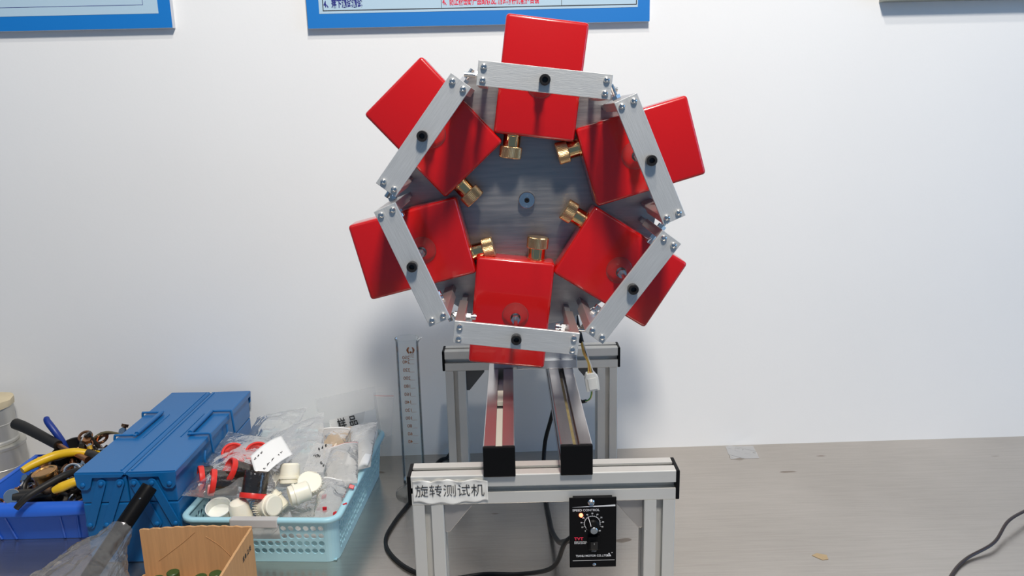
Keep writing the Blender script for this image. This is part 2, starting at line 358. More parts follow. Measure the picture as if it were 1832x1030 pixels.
# ================================================================ POSTERS on the wall
def wall_mx(x, z, off): return frame((x, wy(x) - off, z), (1, 0.017, 0), (0, 0, 1))
def poster(name, x0, x1, z0, label, panel=True):
    t = thing(name, label, 'poster', (x0, wy(x0) - 0.004, z0))
    def slab(a, b, c, d, o0, o1): 
        mb = MB(); mb._add([(a, wy(a) - o1, c), (b, wy(b) - o1, c), (b, wy(b) - o1, d), (a, wy(a) - o1, d), (a, wy(a) - o0, c), (b, wy(b) - o0, c), (b, wy(b) - o0, d), (a, wy(a) - o0, d)],
            [(0, 1, 2, 3), (5, 4, 7, 6), (0, 4, 5, 1), (3, 2, 6, 7), (0, 3, 7, 4), (1, 5, 6, 2)]); return mb
    part(slab(x0, x1, z0, z0 + 0.6, 0.0003, 0.0130), 'foam_board', 'board_edge', t)
    part(slab(x0, x1, z0, z0 + 0.6, 0.0131, 0.0136), 'blue_border', 'board_blue', t)
    part(slab(x0 + 0.023, x1 - 0.023, z0 + 0.026, z0 + 0.58, 0.0137, 0.0140), 'printed_sheet', 'board_pale', t)
    return t, slab
t, slab = poster('wall_poster', -1.35, -0.662, 0.6205, 'pale blue wall poster with blue border, left of the machine above the toolbox')
mb = slab(-1.29, -0.712, 0.662, 0.6626, 0.0141, 0.0144); mb2 = slab(-0.7126, -0.712, 0.662, 0.9, 0.0141, 0.0144); mb.bm.from_mesh
part(mb, 'printed_line', 'navy_ink', t); part(mb2, 'printed_line', 'navy_ink', t)
t, slab = poster('wall_poster', -0.408, 0.240, 0.6135, 'blue bordered wall poster with navy and red Chinese rules behind the top red flask')
part(slab(-0.378, 0.215, 0.6440, 0.6455, 0.0141, 0.0144), 'table_rule', 'ink', t)
part(slab(-0.378, -0.3765, 0.6455, 0.9, 0.0141, 0.0144), 'table_rule', 'ink', t)
part(slab(0.2135, 0.215, 0.6455, 0.9, 0.0141, 0.0144), 'table_rule', 'ink', t)
part(slab(-0.378, 0.215, 0.6660, 0.6668, 0.0141, 0.0144), 'table_rule', 'ink', t)
part(slab(-0.155, -0.1542, 0.6455, 0.9, 0.0141, 0.0144), 'table_rule', 'ink', t)
part(slab(0.072, 0.0728, 0.6455, 0.9, 0.0141, 0.0144), 'table_rule', 'ink', t)
text('4、落下测试测试', 0.0155, 'navy_ink', 'lettering', t, wall_mx(-0.3755, 0.6560, 0.0143), 'LEFT', 0.0005, 0.62)
text('4、防止被击碎产品的伤及, 测试者需佩戴护目镜', 0.0155, 'red_ink', 'lettering', t, wall_mx(-0.1525, 0.6560, 0.0143), 'LEFT', 0.0004, 0.56)
t = thing('wall_board', 'grey-green board edge at the top right of the wall', 'board', (0.69, wy(0.69) - 0.01, 0.645))
def slab2(a, b, c, d, o0, o1):
    mb = MB(); return mb._add([(a, wy(a) - o1, c), (b, wy(b) - o1, c), (b, wy(b) - o1, d), (a, wy(a) - o1, d), (a, wy(a) - o0, c), (b, wy(b) - o0, c), (b, wy(b) - o0, d), (a, wy(a) - o0, d)],
            [(0, 1, 2, 3), (5, 4, 7, 6), (0, 4, 5, 1), (3, 2, 6, 7), (0, 3, 7, 4), (1, 5, 6, 2)])
part(slab2(0.685, 1.40, 0.640, 1.2, 0.0003, 0.030), 'board_panel', 'board_grey', t)

# ================================================================ ROTARY TEST MACHINE
HW = 0.1685; RY = 0.532; K = 0.04
ORI = thing('rotary_test_machine', 'aluminium profile test machine with a vertical steel wheel and six clamps', 'machine', (0, 0.28, T))
def tslot(cx=0, cy=0):
    q = [(-20, -20), (-4.3, -20), (-4.3, -17.5), (-7, -17.5), (-5, -10), (5, -10), (7, -17.5), (4.3, -17.5), (4.3, -20)]
    pts = []
    for k in range(4):
        c, s = math.cos(k * PI / 2), math.sin(k * PI / 2)
        seq = q if k else q
        for x, y in seq:
            if (x, y) == (-20, -20):
                for bx, by in ((-20, -18.8), (-19.6, -19.6), (-18.8, -20)): pts.append(((bx * c - by * s) / 1000, (bx * s + by * c) / 1000))
            else: pts.append(((x * c - y * s) / 1000, (x * s + y * c) / 1000))
    return pts
TS = tslot()
def profile(p, q, name, m='alu', parent=ORI):
    mx = along(p, V(q) - V(p)); L = (V(q) - V(p)).length
    return part(MB().prism(TS, 0, L, mx), name, m, parent)
def endcap(c, d, parent, m='black', bev=0.0012): return part(MB().box(c, d, bevel=bev), 'end_cap', m, parent)
for y, nm in ((0.0, 'front'), (RY, 'rear')):
    b = profile((-HW, y + .02, -.02), (HW, y + .02, -.02), 'crossbeam')
    for s in (-1, 1): endcap((s * (HW + 0.0026), y + .02, -.02), (0.005, 0.040, 0.040), b)
    for s in (-1, 1): profile((s * (HW - .02), y + .02, T), (s * (HW - .02), y + .02, -.04), 'post')
RAILS = []
for x, in ((-0.0554,), (0.042,)):
    r = profile((x, -0.0005, .02), (x, RY + 0.04, .02), 'rail', 'alu_rail'); RAILS.append(r)
    endcap((x, -0.0032, .0195), (0.0405, 0.005, 0.0405), r)
    endcap((x, RY + 0.043, .0195), (0.0405, 0.005, 0.0405), r)
part(MB().box((-0.0554, 0.065, 0.0352), (0.0082, 0.129, 0.006)), 'slot_cover', 'strip', RAILS[0])
part(MB().box((-0.0554, 0.178, 0.0356), (0.0082, 0.048, 0.006)), 'slot_cover', 'strip', RAILS[0])
part(MB().box((0.0400, 0.13, 0.0340), (0.0045, 0.26, 0.003)), 'slot_cover', 'strip_brown', RAILS[1])
# corner gussets
for s in (-1, 1):
    mb = MB(); x0 = s * (HW - 0.04)
    mx = frame((0, 0.008, 0), (1, 0, 0), (0, 0, 1)); pts = [(x0, -.04), (x0 - s * .036, -.04), (x0 - s * .036, -.046), (x0 - s * .006, -.083), (x0, -.083)]
    mb.prism(pts if s > 0 else pts[::-1], -0.024, 0.0, mx, 0.0008); part(mb, 'corner_bracket', 'gusset', ORI)
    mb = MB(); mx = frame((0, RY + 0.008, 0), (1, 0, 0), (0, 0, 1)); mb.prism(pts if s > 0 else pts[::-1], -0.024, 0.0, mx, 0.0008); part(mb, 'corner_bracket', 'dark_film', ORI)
# name label on the front beam
mb = MB()
def lab(u, v):
    x = -0.1665 + 0.0955 * u
    top = -0.0055 + 0.0018 * math.sin(u * 17) * (1 - 0.3 * u) + (0.0022 if 0.25 < u < 0.4 else 0) * math.sin((u - .25) / .15 * PI)
    bot = -0.0365 + 0.0016 * math.sin(u * 6 + 2.0) + 0.0012 * math.sin(u * 21)
    z = bot + (top - bot) * v
    e = max(0, v - 0.80) / 0.2; e2 = max(0, u - 0.93) / 0.07
    return (x, -0.0008 - 0.0028 * e * e * (0.5 + 0.5 * math.sin(u * 23)) - 0.002 * e2 * e2 - 0.0005 * math.sin(u * 9 + v * 4) ** 2, z)
mb.grid(lab, 60, 16); NL = part(mb, 'name_label', 'label_paper', ORI, smooth=True, thick=0.0003)
text('旋转测试机', 0.0178, 'ink', 'lettering', NL, frame((-0.1195, -0.0020, -0.0205), (1, 0, 0), (0, 0, 1)), 'CENTER', -0.00012, 1.0, 0.0001)
# wheel
WC = V((-0.0085, 0, 0.3185))
def wpt(r, a, y, t=0.0):
    er = V((math.cos(a), 0, math.sin(a))); et = V((-math.sin(a), 0, math.cos(a))); return WC + er * r + et * t + V((0, y, 0))
DY = 0.276
mb = MB(); mxd = frame((WC.x, DY, WC.z), (1, 0, 0), (0, 0, 1)) ; mb.lathe([(0, 0), (0.1992, 0), (0.2, -0.0008), (0.2, -0.0092), (0.1992, -0.010), (0, -0.010)], 96, mxd)
DISC = part(mb, 'wheel_disc', 'disc', ORI, smooth=True)
mb = MB(); mb.lathe([(0, 0), (0.0125, 0), (0.0125, 0.010), (0.0118, 0.011), (0.0092, 0.011), (0.0090, 0.0102), (0.0072, 0.0102), (0.0070, 0.011), (0.0040, 0.011), (0.0036, 0.0095), (0, 0.0095)], 40, mxd)
HUB = part(mb, 'hub_cap', 'steel', DISC, smooth=True, angle=25)
mb = MB(); mb.lathe([(0, 0.0096), (0.0034, 0.0096), (0.0034, 0.0125), (0.0022, 0.0128), (0.0020, 0.0112), (0, 0.0112)], 24, mxd); part(mb, 'hub_screw', 'black_oxide', HUB, smooth=True)
# drive
part(MB().box((0.001, 0.306, 0.205), (0.136, 0.008, 0.33), bevel=0.001), 'motor_plate', 'plate', ORI)
part(MB().box((0.0, 0.350, 0.0435), (0.134, 0.080, 0.007), bevel=0.001), 'base_plate', 'plate', ORI)
part(MB().box((0.020, 0.2985, 0.0475), (0.098, 0.007, 0.015), bevel=0.001), 'angle_bracket', 'plate', ORI)
mb = MB(); mb.cyl((WC.x, 0.2865, WC.z), (WC.x, 0.301, WC.z), 0.016); part(mb, 'drive_shaft', 'steel', ORI, smooth=True)
part(MB().box((WC.x, 0.335, WC.z), (0.08, 0.048, 0.08), bevel=0.003), 'gearbox', 'plate', ORI)
mb = MB(); mb.cyl((WC.x, 0.36, WC.z), (WC.x, 0.47, WC.z), 0.04, 40); part(mb, 'motor', 'black', ORI, smooth=True)

def clamp_assembly(k):
    a = math.radians(82.7 - 60 * k); R = 0.1695
    er = V((math.cos(a), 0, math.sin(a))); et = V((-math.sin(a), 0, math.cos(a)))
    A = frame(WC + er * R + V((0, 0.100, 0)), et, er, V((0, 1, 0)) if False else et.cross(er))   # x tangential, y radial
    # et x er points along +y or -y: keep depth explicit
    sgn = 1 if (et.cross(er)).y > 0 else -1
    B = Matrix(((et.x, er.x, 0, A[0][3]), (0, 0, 1, 0.100), (et.z, er.z, 0, A[2][3]), (0, 0, 0, 1)))   # z = depth into the scene
    arm = part(MB().box((0, 0, 0.0025), (0.170, 0.031, 0.005), B, bevel=0.0005, seg=1), 'clamp_arm', 'alu_arm', ORI)
    # give the arm its own axes so that the brushing runs along it
    mloc = arm.matrix_basis.copy(); Bl = parent_world(ORI).inverted() @ B
    arm.data.transform(Bl.inverted() @ mloc); arm.matrix_basis = Bl
    def sub(mb, n, m, **kw): return part(mb, n, m, arm, **kw)
    for s in (-1, 1):
        sub(MB().box((s * 0.079, 0, 0.064), (0.012, 0.030, 0.117), B, bevel=0.0006, seg=1), 'side_bar', 'alu_side')
        sub(MB().box((s * 0.079, -0.004, 0.1488), (0.008, 0.016, 0.052), B), 'standoff', 'plate')
        # adjusting bolt through the side bar
        rr_, dd_ = (0.000, 0.080) if s > 0 else (0.003, 0.100)
        mb = MB()
        def axis(t0, t1, r, n=16, hexa=False):
            p = B @ V((s * t0, rr_, dd_)); q = B @ V((s * t1, rr_, dd_)); mb.cyl(p, q, r, 6 if hexa else n)
        axis(0.0595, 0.1060, 0.0033); axis(0.0665, 0.0725, 0.0062, hexa=True); axis(0.0585, 0.0635, 0.0052)
        axis(0.0853, 0.0905, 0.0064, hexa=True)
        sub(mb, 'adjusting_bolt', 'steel', smooth=True)
        for t in (-1, 1):
            mb = MB(); mb.lathe([(0.0041, 0), (0.0041, -0.0026), (0.0033, -0.0043), (0.0018, -0.0050), (0.0012, -0.0038), (0, -0.0038)], 20, B @ Matrix.Translation((s * 0.0775, t * 0.0082, 0)))
            sub(mb, 'pan_head_screw', 'steel', smooth=True)
    mb = MB(); mb.lathe([(0.0066, 0), (0.0070, -0.0012), (0.0070, -0.0105), (0.0062, -0.0115), (0.0037, -0.0115), (0.0035, -0.0060), (0, -0.0060)], 28, B)
    sub(mb, 'socket_screw', 'black_oxide', smooth=True)
    mb = MB(); mb.cyl(B @ V((0, 0, 0.005)), B @ V((0, 0, 0.112)), 0.0030, 16); mb.cyl(B @ V((0, 0, 0.093)), B @ V((0, 0, 0.100)), 0.0068, 6)
    mb.lathe([(0.0078, 0.104), (0.0080, 0.1075), (0.0062, 0.1115), (0, 0.1125)], 24, B); mb.cyl(B @ V((0, 0, 0.005)), B @ V((0, 0, 0.010)), 0.0062, 6)
    sub(mb, 'clamp_bolt', 'steel', smooth=True)
    mb = MB(); mb.lathe([(0.004, 0.1125), (0.0075, 0.1140), (0.0125, 0.1165), (0.0185, 0.1205), (0.0195, 0.1210), (0.0195, 0.1213), (0.0125, 0.1180), (0.004, 0.1150)], 36, B)
    mb.torus(B @ Matrix.Translation((0, 0, 0.1212)), 0.0195, 0.0007, 40, 8)
    sub(mb, 'suction_pad', 'pad', smooth=True)
for k in range(6): clamp_assembly(k)

# ================================================================ RED FLASKS
FL = [((0.0135, 0.494), 82.1, 'red flask pointing straight up at the top of the wheel'),
      ((0.157, 0.389), 15.6, 'red flask at the upper right of the wheel with rounded outer corners'),
      ((0.128, 0.2185), -32.8, 'red flask at the lower right of the wheel above the wire connector'),
      ((-0.0365, 0.153), -96.6, 'red flask at the bottom of the wheel hanging above the rails'),
      ((-0.180, 0.254), 193.5, 'red flask at the lower left of the wheel above the glass cylinder'),
      ((-0.141, 0.429), 132.5, 'red flask tilted at the upper left of the wheel')]
def make_flask():
    t = thing('red_flask', '', 'flask')
    # local: x lateral, y outward (long axis), z depth
    MB().box((0, 0, 0.0235), (0.1165, 0.1645, 0.047), bevel=0.0050, seg=4).build('flask_body', 'red', t, smooth=True, angle=50)
    mb = MB(); mx = frame((0.0305, -0.0815, 0.0235), (1, 0, 0), (0, 0, 1), (0, -1, 0))
    mb.lathe([(0.0138, -0.002), (0.0138, 0.0022), (0.0128, 0.0028), (0.0128, 0.0175), (0.0118, 0.0180)], 40, mx); mb.build('neck', 'gold', t, smooth=True)
    mb = MB(); n = 96; prof = [(0.0, 0.0180), (0.0156, 0.0180), (0.0162, 0.0188), (0.0162, 0.0335), (0.0150, 0.0348), (0, 0.0348)]
    rings = []
    for r, z in prof:
        if r == 0: rings.append([mb.bm.verts.new(mx @ V((0, 0, z)))]); continue
        rings.append([mb.bm.verts.new(mx @ V(((r - (0.0005 if i % 2 else 0)) * math.cos(2 * PI * i / n), (r - (0.0005 if i % 2 else 0)) * math.sin(2 * PI * i / n), z))) for i in range(n)])
    for A_, B_ in zip(rings, rings[1:]):
        for i in range(n):
            j = (i + 1) % n
            mb.bm.faces.new([A_[0], B_[i], B_[j]] if len(A_) == 1 else ([A_[i], A_[j], B_[0]] if len(B_) == 1 else [A_[i], A_[j], B_[j], B_[i]]))
    mb.build('screw_cap', 'gold_knurl', t)
    return t
f0 = make_flask()
for i, ((x, z), ang, lab_) in enumerate(FL):
    f = f0 if i == 0 else copy_tree(f0)
    a = math.radians(ang); eo = V((math.cos(a), 0, math.sin(a))); el = V((-math.sin(a), 0, math.cos(a)))
    f.matrix_world = Matrix(((el.x, eo.x, 0, x), (0, 0, 1, 0.2225), (el.z, eo.z, 0, z), (0, 0, 0, 1)))
    f['label'] = lab_; f['group'] = 'red flasks clamped on the wheel'

# ================================================================ SPEED CONTROLLER
SC = thing('speed_controller', 'black motor speed controller with dial and lit red LED on the front beam', 'controller', (0.0630, -0.006, -0.128))
part(MB().box((0.0620, 0.016, -0.083), (0.052, 0.040, 0.076), bevel=0.001), 'housing', 'black', SC)
part(MB().box((0.0620, -0.0062, -0.0800), (0.0600, 0.0025, 0.0980), bevel=0.0006), 'face_plate', 'black', SC)
part(MB().box((0.0620, -0.0012, -0.0345), (0.050, 0.007, 0.006)), 'mounting_tab', 'black', SC)
FY = -0.0076
def fr(x, z, rot=0.0): return frame((x, FY, z), (math.cos(rot), 0, math.sin(rot)), (-math.sin(rot), 0, math.cos(rot)))
mb = MB(); mb._add([(0.036, FY, -0.0436), (0.0905, FY, -0.0432), (0.0905, FY, -0.0408), (0.036, FY, -0.0434)], [(0, 1, 2, 3)]); part(mb, 'printed_stripe', 'white_ink', SC)
part(MB().box((0.0630, FY, -0.1190), (0.054, 0.0002, 0.0006)), 'printed_stripe', 'grip', SC)
text('SPEED CONTROL', 0.0042, 'white_ink', 'lettering', SC, fr(0.0360, -0.0480), 'LEFT', 0.00003, 1.05, 0.0001)
text('TVT', 0.0056, 'red_ink', 'lettering', SC, fr(0.0380, -0.0880), 'LEFT', 0.00016, 1.15, 0.0001)
text('SPEED CONTROL\nMOTOR DRIVER', 0.0021, 'white_ink', 'lettering', SC, fr(0.0380, -0.0935), 'LEFT', 0, 1.0, 0.0001)
text('TIANLI MOTOR CO.,LTD.', 0.0038, 'white_ink', 'lettering', SC, fr(0.0400, -0.1125), 'LEFT', 0.00004, 0.98, 0.0001)
text('STOP', 0.0026, 'grip', 'lettering', SC, fr(0.0635, -0.1060), 'CENTER', 0, 1.0, 0.0001)
mb = MB(); c = V((0.0825, FY, -0.1115))
tri = lambda s: [(c.x - .0031 * s, c.z - .0022 * s), (c.x + .0031 * s, c.z - .0022 * s), (c.x + .0004 * s, c.z + .0030 * s)]
o_, i_ = tri(1), tri(0.45)
mb._add([(x, FY, z) for x, z in o_ + i_], [(0, 1, 4, 3), (1, 2, 5, 4), (2, 0, 3, 5)]); part(mb, 'triangle_mark', 'white_ink', SC)
mb = MB(); mb.torus(frame((0.0866, FY, -0.1085), (1, 0, 0), (0, 0, 1)), 0.0005, 0.0002, 12, 6); part(mb, 'printed_dot', 'white_ink', SC)
DC = V((0.0612, FY, -0.0665))
mb = MB(); n = 48
arc = [math.radians(-50 + 280 * i / n) for i in range(n + 1)]
vs = [(DC.x + r * math.cos(a), FY, DC.z + r * math.sin(a)) for a in arc for r in (0.0097, 0.0103)]
mb._add(vs, [(2 * i, 2 * i + 1, 2 * i + 3, 2 * i + 2) for i in range(n)])
for i in range(21):
    a = math.radians(230 - 14 * i); r1 = 0.0120 if i % 2 == 0 else 0.0112
    d = V((math.cos(a), 0, math.sin(a))); p = V((-d.z, 0, d.x)) * 0.00018
    q = [DC + d * 0.0105 - p, DC + d * r1 - p, DC + d * r1 + p, DC + d * 0.0105 + p]; mb._add([tuple(v) for v in q], [(0, 1, 2, 3)])
part(mb, 'dial_scale', 'white_ink', SC)
for i in range(11):
    a = math.radians(230 - 28 * i); text(str(i * 10), 0.0024, 'white_ink', 'dial_number', SC, fr(DC.x + 0.0139 * math.cos(a), DC.z + 0.0139 * math.sin(a)), 'CENTER', 0.00004, 1.0, 0.0001)
mxk = frame((0.0622, -0.0075, -0.0700), (1, 0, 0), (0, 0, 1))
KN = part(MB().lathe([(0.0088, 0), (0.0088, 0.001), (0.0068, 0.003), (0.0060, 0.011), (0.0056, 0.0118), (0, 0.0118)], 28, mxk), 'dial_knob', 'black', SC, smooth=True)
part(MB().lathe([(0.0046, 0.0118), (0.0046, 0.0126), (0.0042, 0.0130), (0, 0.0130)], 28, mxk), 'knob_cap', 'steel', KN, smooth=True)
part(MB().tube([(0.0590, -0.0185, -0.0668), (0.0577, -0.0150, -0.0620), (0.0562, -0.0085, -0.0580)], 0.0004, 6), 'pointer_line', 'white_ink', KN)
part(MB().lathe([(0.0026, 0), (0.0026, 0.001), (0.0018, 0.0028), (0, 0.0032)], 20, frame((0.0468, -0.0075, -0.0545), (1, 0, 0), (0, 0, 1))), 'indicator_light', 'led', SC, smooth=True)
SW = part(MB().box((0.0632, -0.0090, -0.0930), (0.0150, 0.0035, 0.0190), bevel=0.0006), 'rocker_switch', 'black', SC)
part(MB().box((0.0632, -0.0112, -0.0960), (0.0095, 0.0022, 0.0110), bevel=0.0007), 'rocker', 'rubber', SW)
text('Ⅰ', 0.0032, 'white_ink', 'symbol', SW, frame((0.0632, -0.0125, -0.0930), (1, 0, 0), (0, 0, 1)), 'CENTER', 0, 1, 0.0001)
mb = MB(); mb.lathe([(0.0044, 0), (0.0044, 0.0014), (0.003, 0.0030), (0.0015, 0.0026), (0, 0.0026)], 24, frame((0.0598, -0.0075, -0.0368), (1, 0, 0), (0, 0, 1))); part(mb, 'screw', 'steel', SC, smooth=True)
mb = MB(); mb.lathe([(0.0022, 0), (0.0022, 0.001), (0.0012, 0.0018), (0, 0.0018)], 20, frame((0.0636, -0.0075, -0.1245), (1, 0, 0), (0, 0, 1))); part(mb, 'screw', 'steel', SC, smooth=True)

# ================================================================ CABLES
CR = 0.0034
tag(MB().tube([(-0.165, 0.637, T + 0.0300), (-0.180, 0.625, T + CR), (-0.199, 0.600, T + CR), (-0.232, 0.45, T + CR), (-0.255, 0.36, T + CR), (-0.262, 0.30, T + CR), (-0.245, 0.252, T + CR), (-0.205, 0.205, T + CR), (-0.15, 0.180, T + CR), (-0.09, 0.190, T + CR), (-0.03, 0.175, T + 0.012), (0.015, 0.10, T + 0.07), (0.030, 0.05, -0.128), (0.045, 0.0375, -0.108)], CR, 12, 8).build('power_cable', 'cable', smooth=True),
    'black power cable looping on the bench left of the frame to the controller', 'cable')
tag(MB().tube([(0.055, 0.47, 0.03), (0.052, 0.51, -0.06), (0.040, 0.545, -0.14), (0.026, 0.555, -0.20), (0.021, 0.54, T + 0.018), (0.020, 0.50, T + CR + 0.0010), (0.020, 0.42, T + CR + .001), (0.022, 0.37, T + CR + .001), (0.025, 0.30, T + 0.012), (0.030, 0.20, -0.2150), (0.033, 0.12, -0.168), (0.038, 0.06, -0.130), (0.047, 0.0375, -0.120)], 0.0042, 12, 8).build('motor_cable', 'cable', smooth=True),
    'thick black motor cable hanging between the rails to the speed controller', 'cable')
WH = thing('wire_harness', 'coloured motor wires with a white plug hanging right of the rails', 'wires', (0.090, 0.32, 0.0))
part(MB().tube([(0.066, 0.345, 0.145), (0.070, 0.318, 0.115), (0.078, 0.315, 0.078)], 0.0042, 12), 'sleeve', 'cable', WH, smooth=True)
for j, (m_, dx) in enumerate((('wire_yellow', -0.0025), ('wire_orange', -0.0005), ('cable', 0.0015), ('wire_white', 0.0030), ('wire_yellow', 0.0008))):
    part(MB().tube([(0.078 + dx * .4, 0.314 - j * 0.0006, 0.080), (0.083 + dx, 0.314, 0.060), (0.090 + dx * .6, 0.314 - j * 0.0005, 0.042), (0.093 + dx * 1.6, 0.315, 0.024)], 0.0011, 8), 'wire', m_, WH, smooth=True)
MXC = frame((0.095, 0.318, 0.010), (0.985, 0.0, 0.17), (-0.17, 0, 0.985))
PL = part(MB().prism([(-.0115, -.016), (.0105, -.016), (.0115, .006), (.006, .015), (-.007, .015), (-.0115, .006)], -0.006, 0.008, MXC, 0.0008), 'plug', 'nylon', WH)
part(MB().box((0, -0.003, 0.0087), (0.014, 0.020, 0.002), MXC, bevel=0.0005), 'plug_latch', 'nylon', PL)
for j, m_ in enumerate(('wire_green', 'wire_yellow', 'wire_white')):
    part(MB().tube([(0.0945 + j * .0012, 0.317, -0.004), (0.094 + j * .001, 0.318, -0.016), (0.091 + j * .0008, 0.325, -0.026), (0.085, 0.335, -0.033 - j * .0005)], 0.0011, 8), 'wire', m_, WH, smooth=True)
part(MB().tube([(0.087, 0.334, -0.032), (0.078, 0.350, -0.037), (0.066, 0.40, -0.03), (0.060, 0.45, 0.0)], 0.0030, 10), 'sleeve', 'cable', WH, smooth=True)
tag(MB().tube([(1.10, 0.52, T + .003), (0.98, 0.42, T + .006), (0.875, 0.337, T + .016), (0.80, 0.285, T + .020), (0.745, 0.235, T + .010), (0.680, 0.200, T + .004), (0.630, 0.155, T + .003), (0.55, 0.06, T + .003), (0.46, -0.05, T + .003)], 0.0026, 12, 8).build('thin_cord', 'cord', smooth=True),
    'thin dark cord crossing the bench at the lower right corner', 'cord')
# tape and sticker
mb = MB(); mb.grid(lambda u, v: (0.414 + 0.060 * u + 0.006 * v, 0.589 + 0.062 * v, T + 0.0006 + 0.0022 * max(0, math.sin(u * 5 + v * 7)) ** 6), 30, 30)
tag(mb.build('clear_tape', 'tape', smooth=True), 'wrinkled clear tape patch stuck on the bench against the wall', 'tape')
mb = MB(); mb.prism([(0.444, 0.226), (0.454, 0.232), (0.468, 0.226), (0.466, 0.214), (0.456, 0.212)], T + 0.0002, T + 0.0006)
tag(mb.build('paper_scrap', 'brown_paper'), 'small brown paper scrap on the bench right of the machine', 'paper')

# ================================================================ GRADUATED CYLINDER
gx, gy = -0.2318, 0.474
GC = thing('graduated_cylinder', 'tall clear glass measuring cylinder with brown markings left of the frame', 'cylinder', (gx, gy, T))
mb = MB(); n = 56; H0, H1 = T + 0.012, 0.0462
def tubef(R):
    def f(u, v):
        a = 2 * PI * u; z = H0 + (H1 - H0) * v
        r = R + max(0, (v - 0.985) / 0.015) * 0.0016
        sp = max(0, (v - 0.965) / 0.035) ** 1.5 * 0.0065 * math.exp(-(min(a, 2 * PI - a) / 0.28) ** 2)
        return (gx + (r + sp) * math.cos(a), gy + (r + sp) * math.sin(a), z)
    return f
mb.grid(tubef(0.0212), n, 60, True); mb.grid(tubef(0.0197), n, 60, True)
TB = part(mb, 'glass_tube', 'glass', GC, smooth=True)
mb = MB(); mb.torus(Matrix.Translation((gx, gy, H1)), 0.0218, 0.0008, 56, 8); part(mb, 'rim', 'glass', TB, smooth=True)
mb = MB(); mb.lathe([(0, 0), (0.036, 0), (0.0372, 0.0016), (0.0365, 0.0035), (0.030, 0.0065), (0.0235, 0.0105), (0.0212, 0.016), (0.0, 0.014)], 56, Matrix.Translation((gx, gy, T))); part(mb, 'foot', 'glass', GC, smooth=True)
def gl(z, x=0.0): return Matrix(((-1, 0, 0, gx + x), (0, 0, 1, gy + 0.0215), (0, 1, 0, z), (0, 0, 0, 1)))     # printed on the side facing the wall, so it reads backwards
zs = 0.0462 - 0.045
for i, v in enumerate((250, 240, 220, 200, 180, 160, 140, 120, 100, 80, 60, 40)):
    z = zs - (0 if i == 0 else 0.0085 + 0.0162 * (i - 1))
    text(str(v), 0.0092, 'brown_ink', 'volume_number', TB, gl(z, -0.0065), 'CENTER', 0.00012, 1.0, 0.0001, curve_r=0.0215)
    part(MB().box((gx + 0.0035, gy + 0.0214, z - 0.004), (0.010, 0.0003, 0.0004)), 'volume_line', 'brown_ink', TB)
mb = MB()
for s in (-1, 1):
    mb.tube([(gx + .003 + s * .0030, gy + .0214, 0.0215), (gx + .003 + s * .0058, gy + .0208, 0.0165), (gx + .003 + s * .0035, gy + .0212, 0.0095)], (0.0010, 0.0021, 0.0010), 8, 6)
mb.lathe([(0, 0), (0.0022, 0), (0.0022, 0.0004), (0, 0.0004)], 16, frame((gx + .003, gy + .0217, 0.0115), (1, 0, 0), (0, 0, 1)))
part(mb, 'printed_emblem', 'brown_ink', TB, smooth=True)
text('250ml\n20℃', 0.0042, 'brown_ink', 'lettering', TB, gl(0.0045, 0.004), 'CENTER', 0, 1, 0.0001, curve_r=0.0215)

# ================================================================ STACKED METAL CANS at the far left
for i, (x, y, z, r, h, lab_) in enumerate(((-1.088, 0.562, T, 0.051, 0.088, 'lower scuffed aluminium can at the left edge by the wall'), (-1.092, 0.565, T + 0.0885, 0.042, 0.088, 'upper aluminium can with tan taped lid, stacked at the left edge'))):
    t = thing('metal_can', lab_, 'can', (x, y, z), 'stacked metal cans')
    MB().lathe([(0, 0), (r, 0), (r * 1.02, 0.002), (r * 1.02, 0.006), (r * 0.985, 0.009), (r * 0.985, h * 0.45), (r, h * 0.46), (r, h * 0.48), (r * 0.985, h * 0.49), (r * 0.985, h - 0.008), (r * 1.02, h - 0.005), (r * 1.02, h), (0, h)], 44).build('can_body', 'can', t, smooth=True, angle=20)
    if i == 1:
        mb = MB(); mb.lathe([(r * 1.035, h - 0.012), (r * 1.06, h - 0.003), (r * 1.05, h + 0.002), (r * 0.9, h + 0.0035), (0, h + 0.003)], 44)
        for v in mb.bm.verts: v.co += 0.002 * noise.noise_vector(v.co * 60)
        mb.build('taped_lid', 'lid_tan', t, smooth=True)

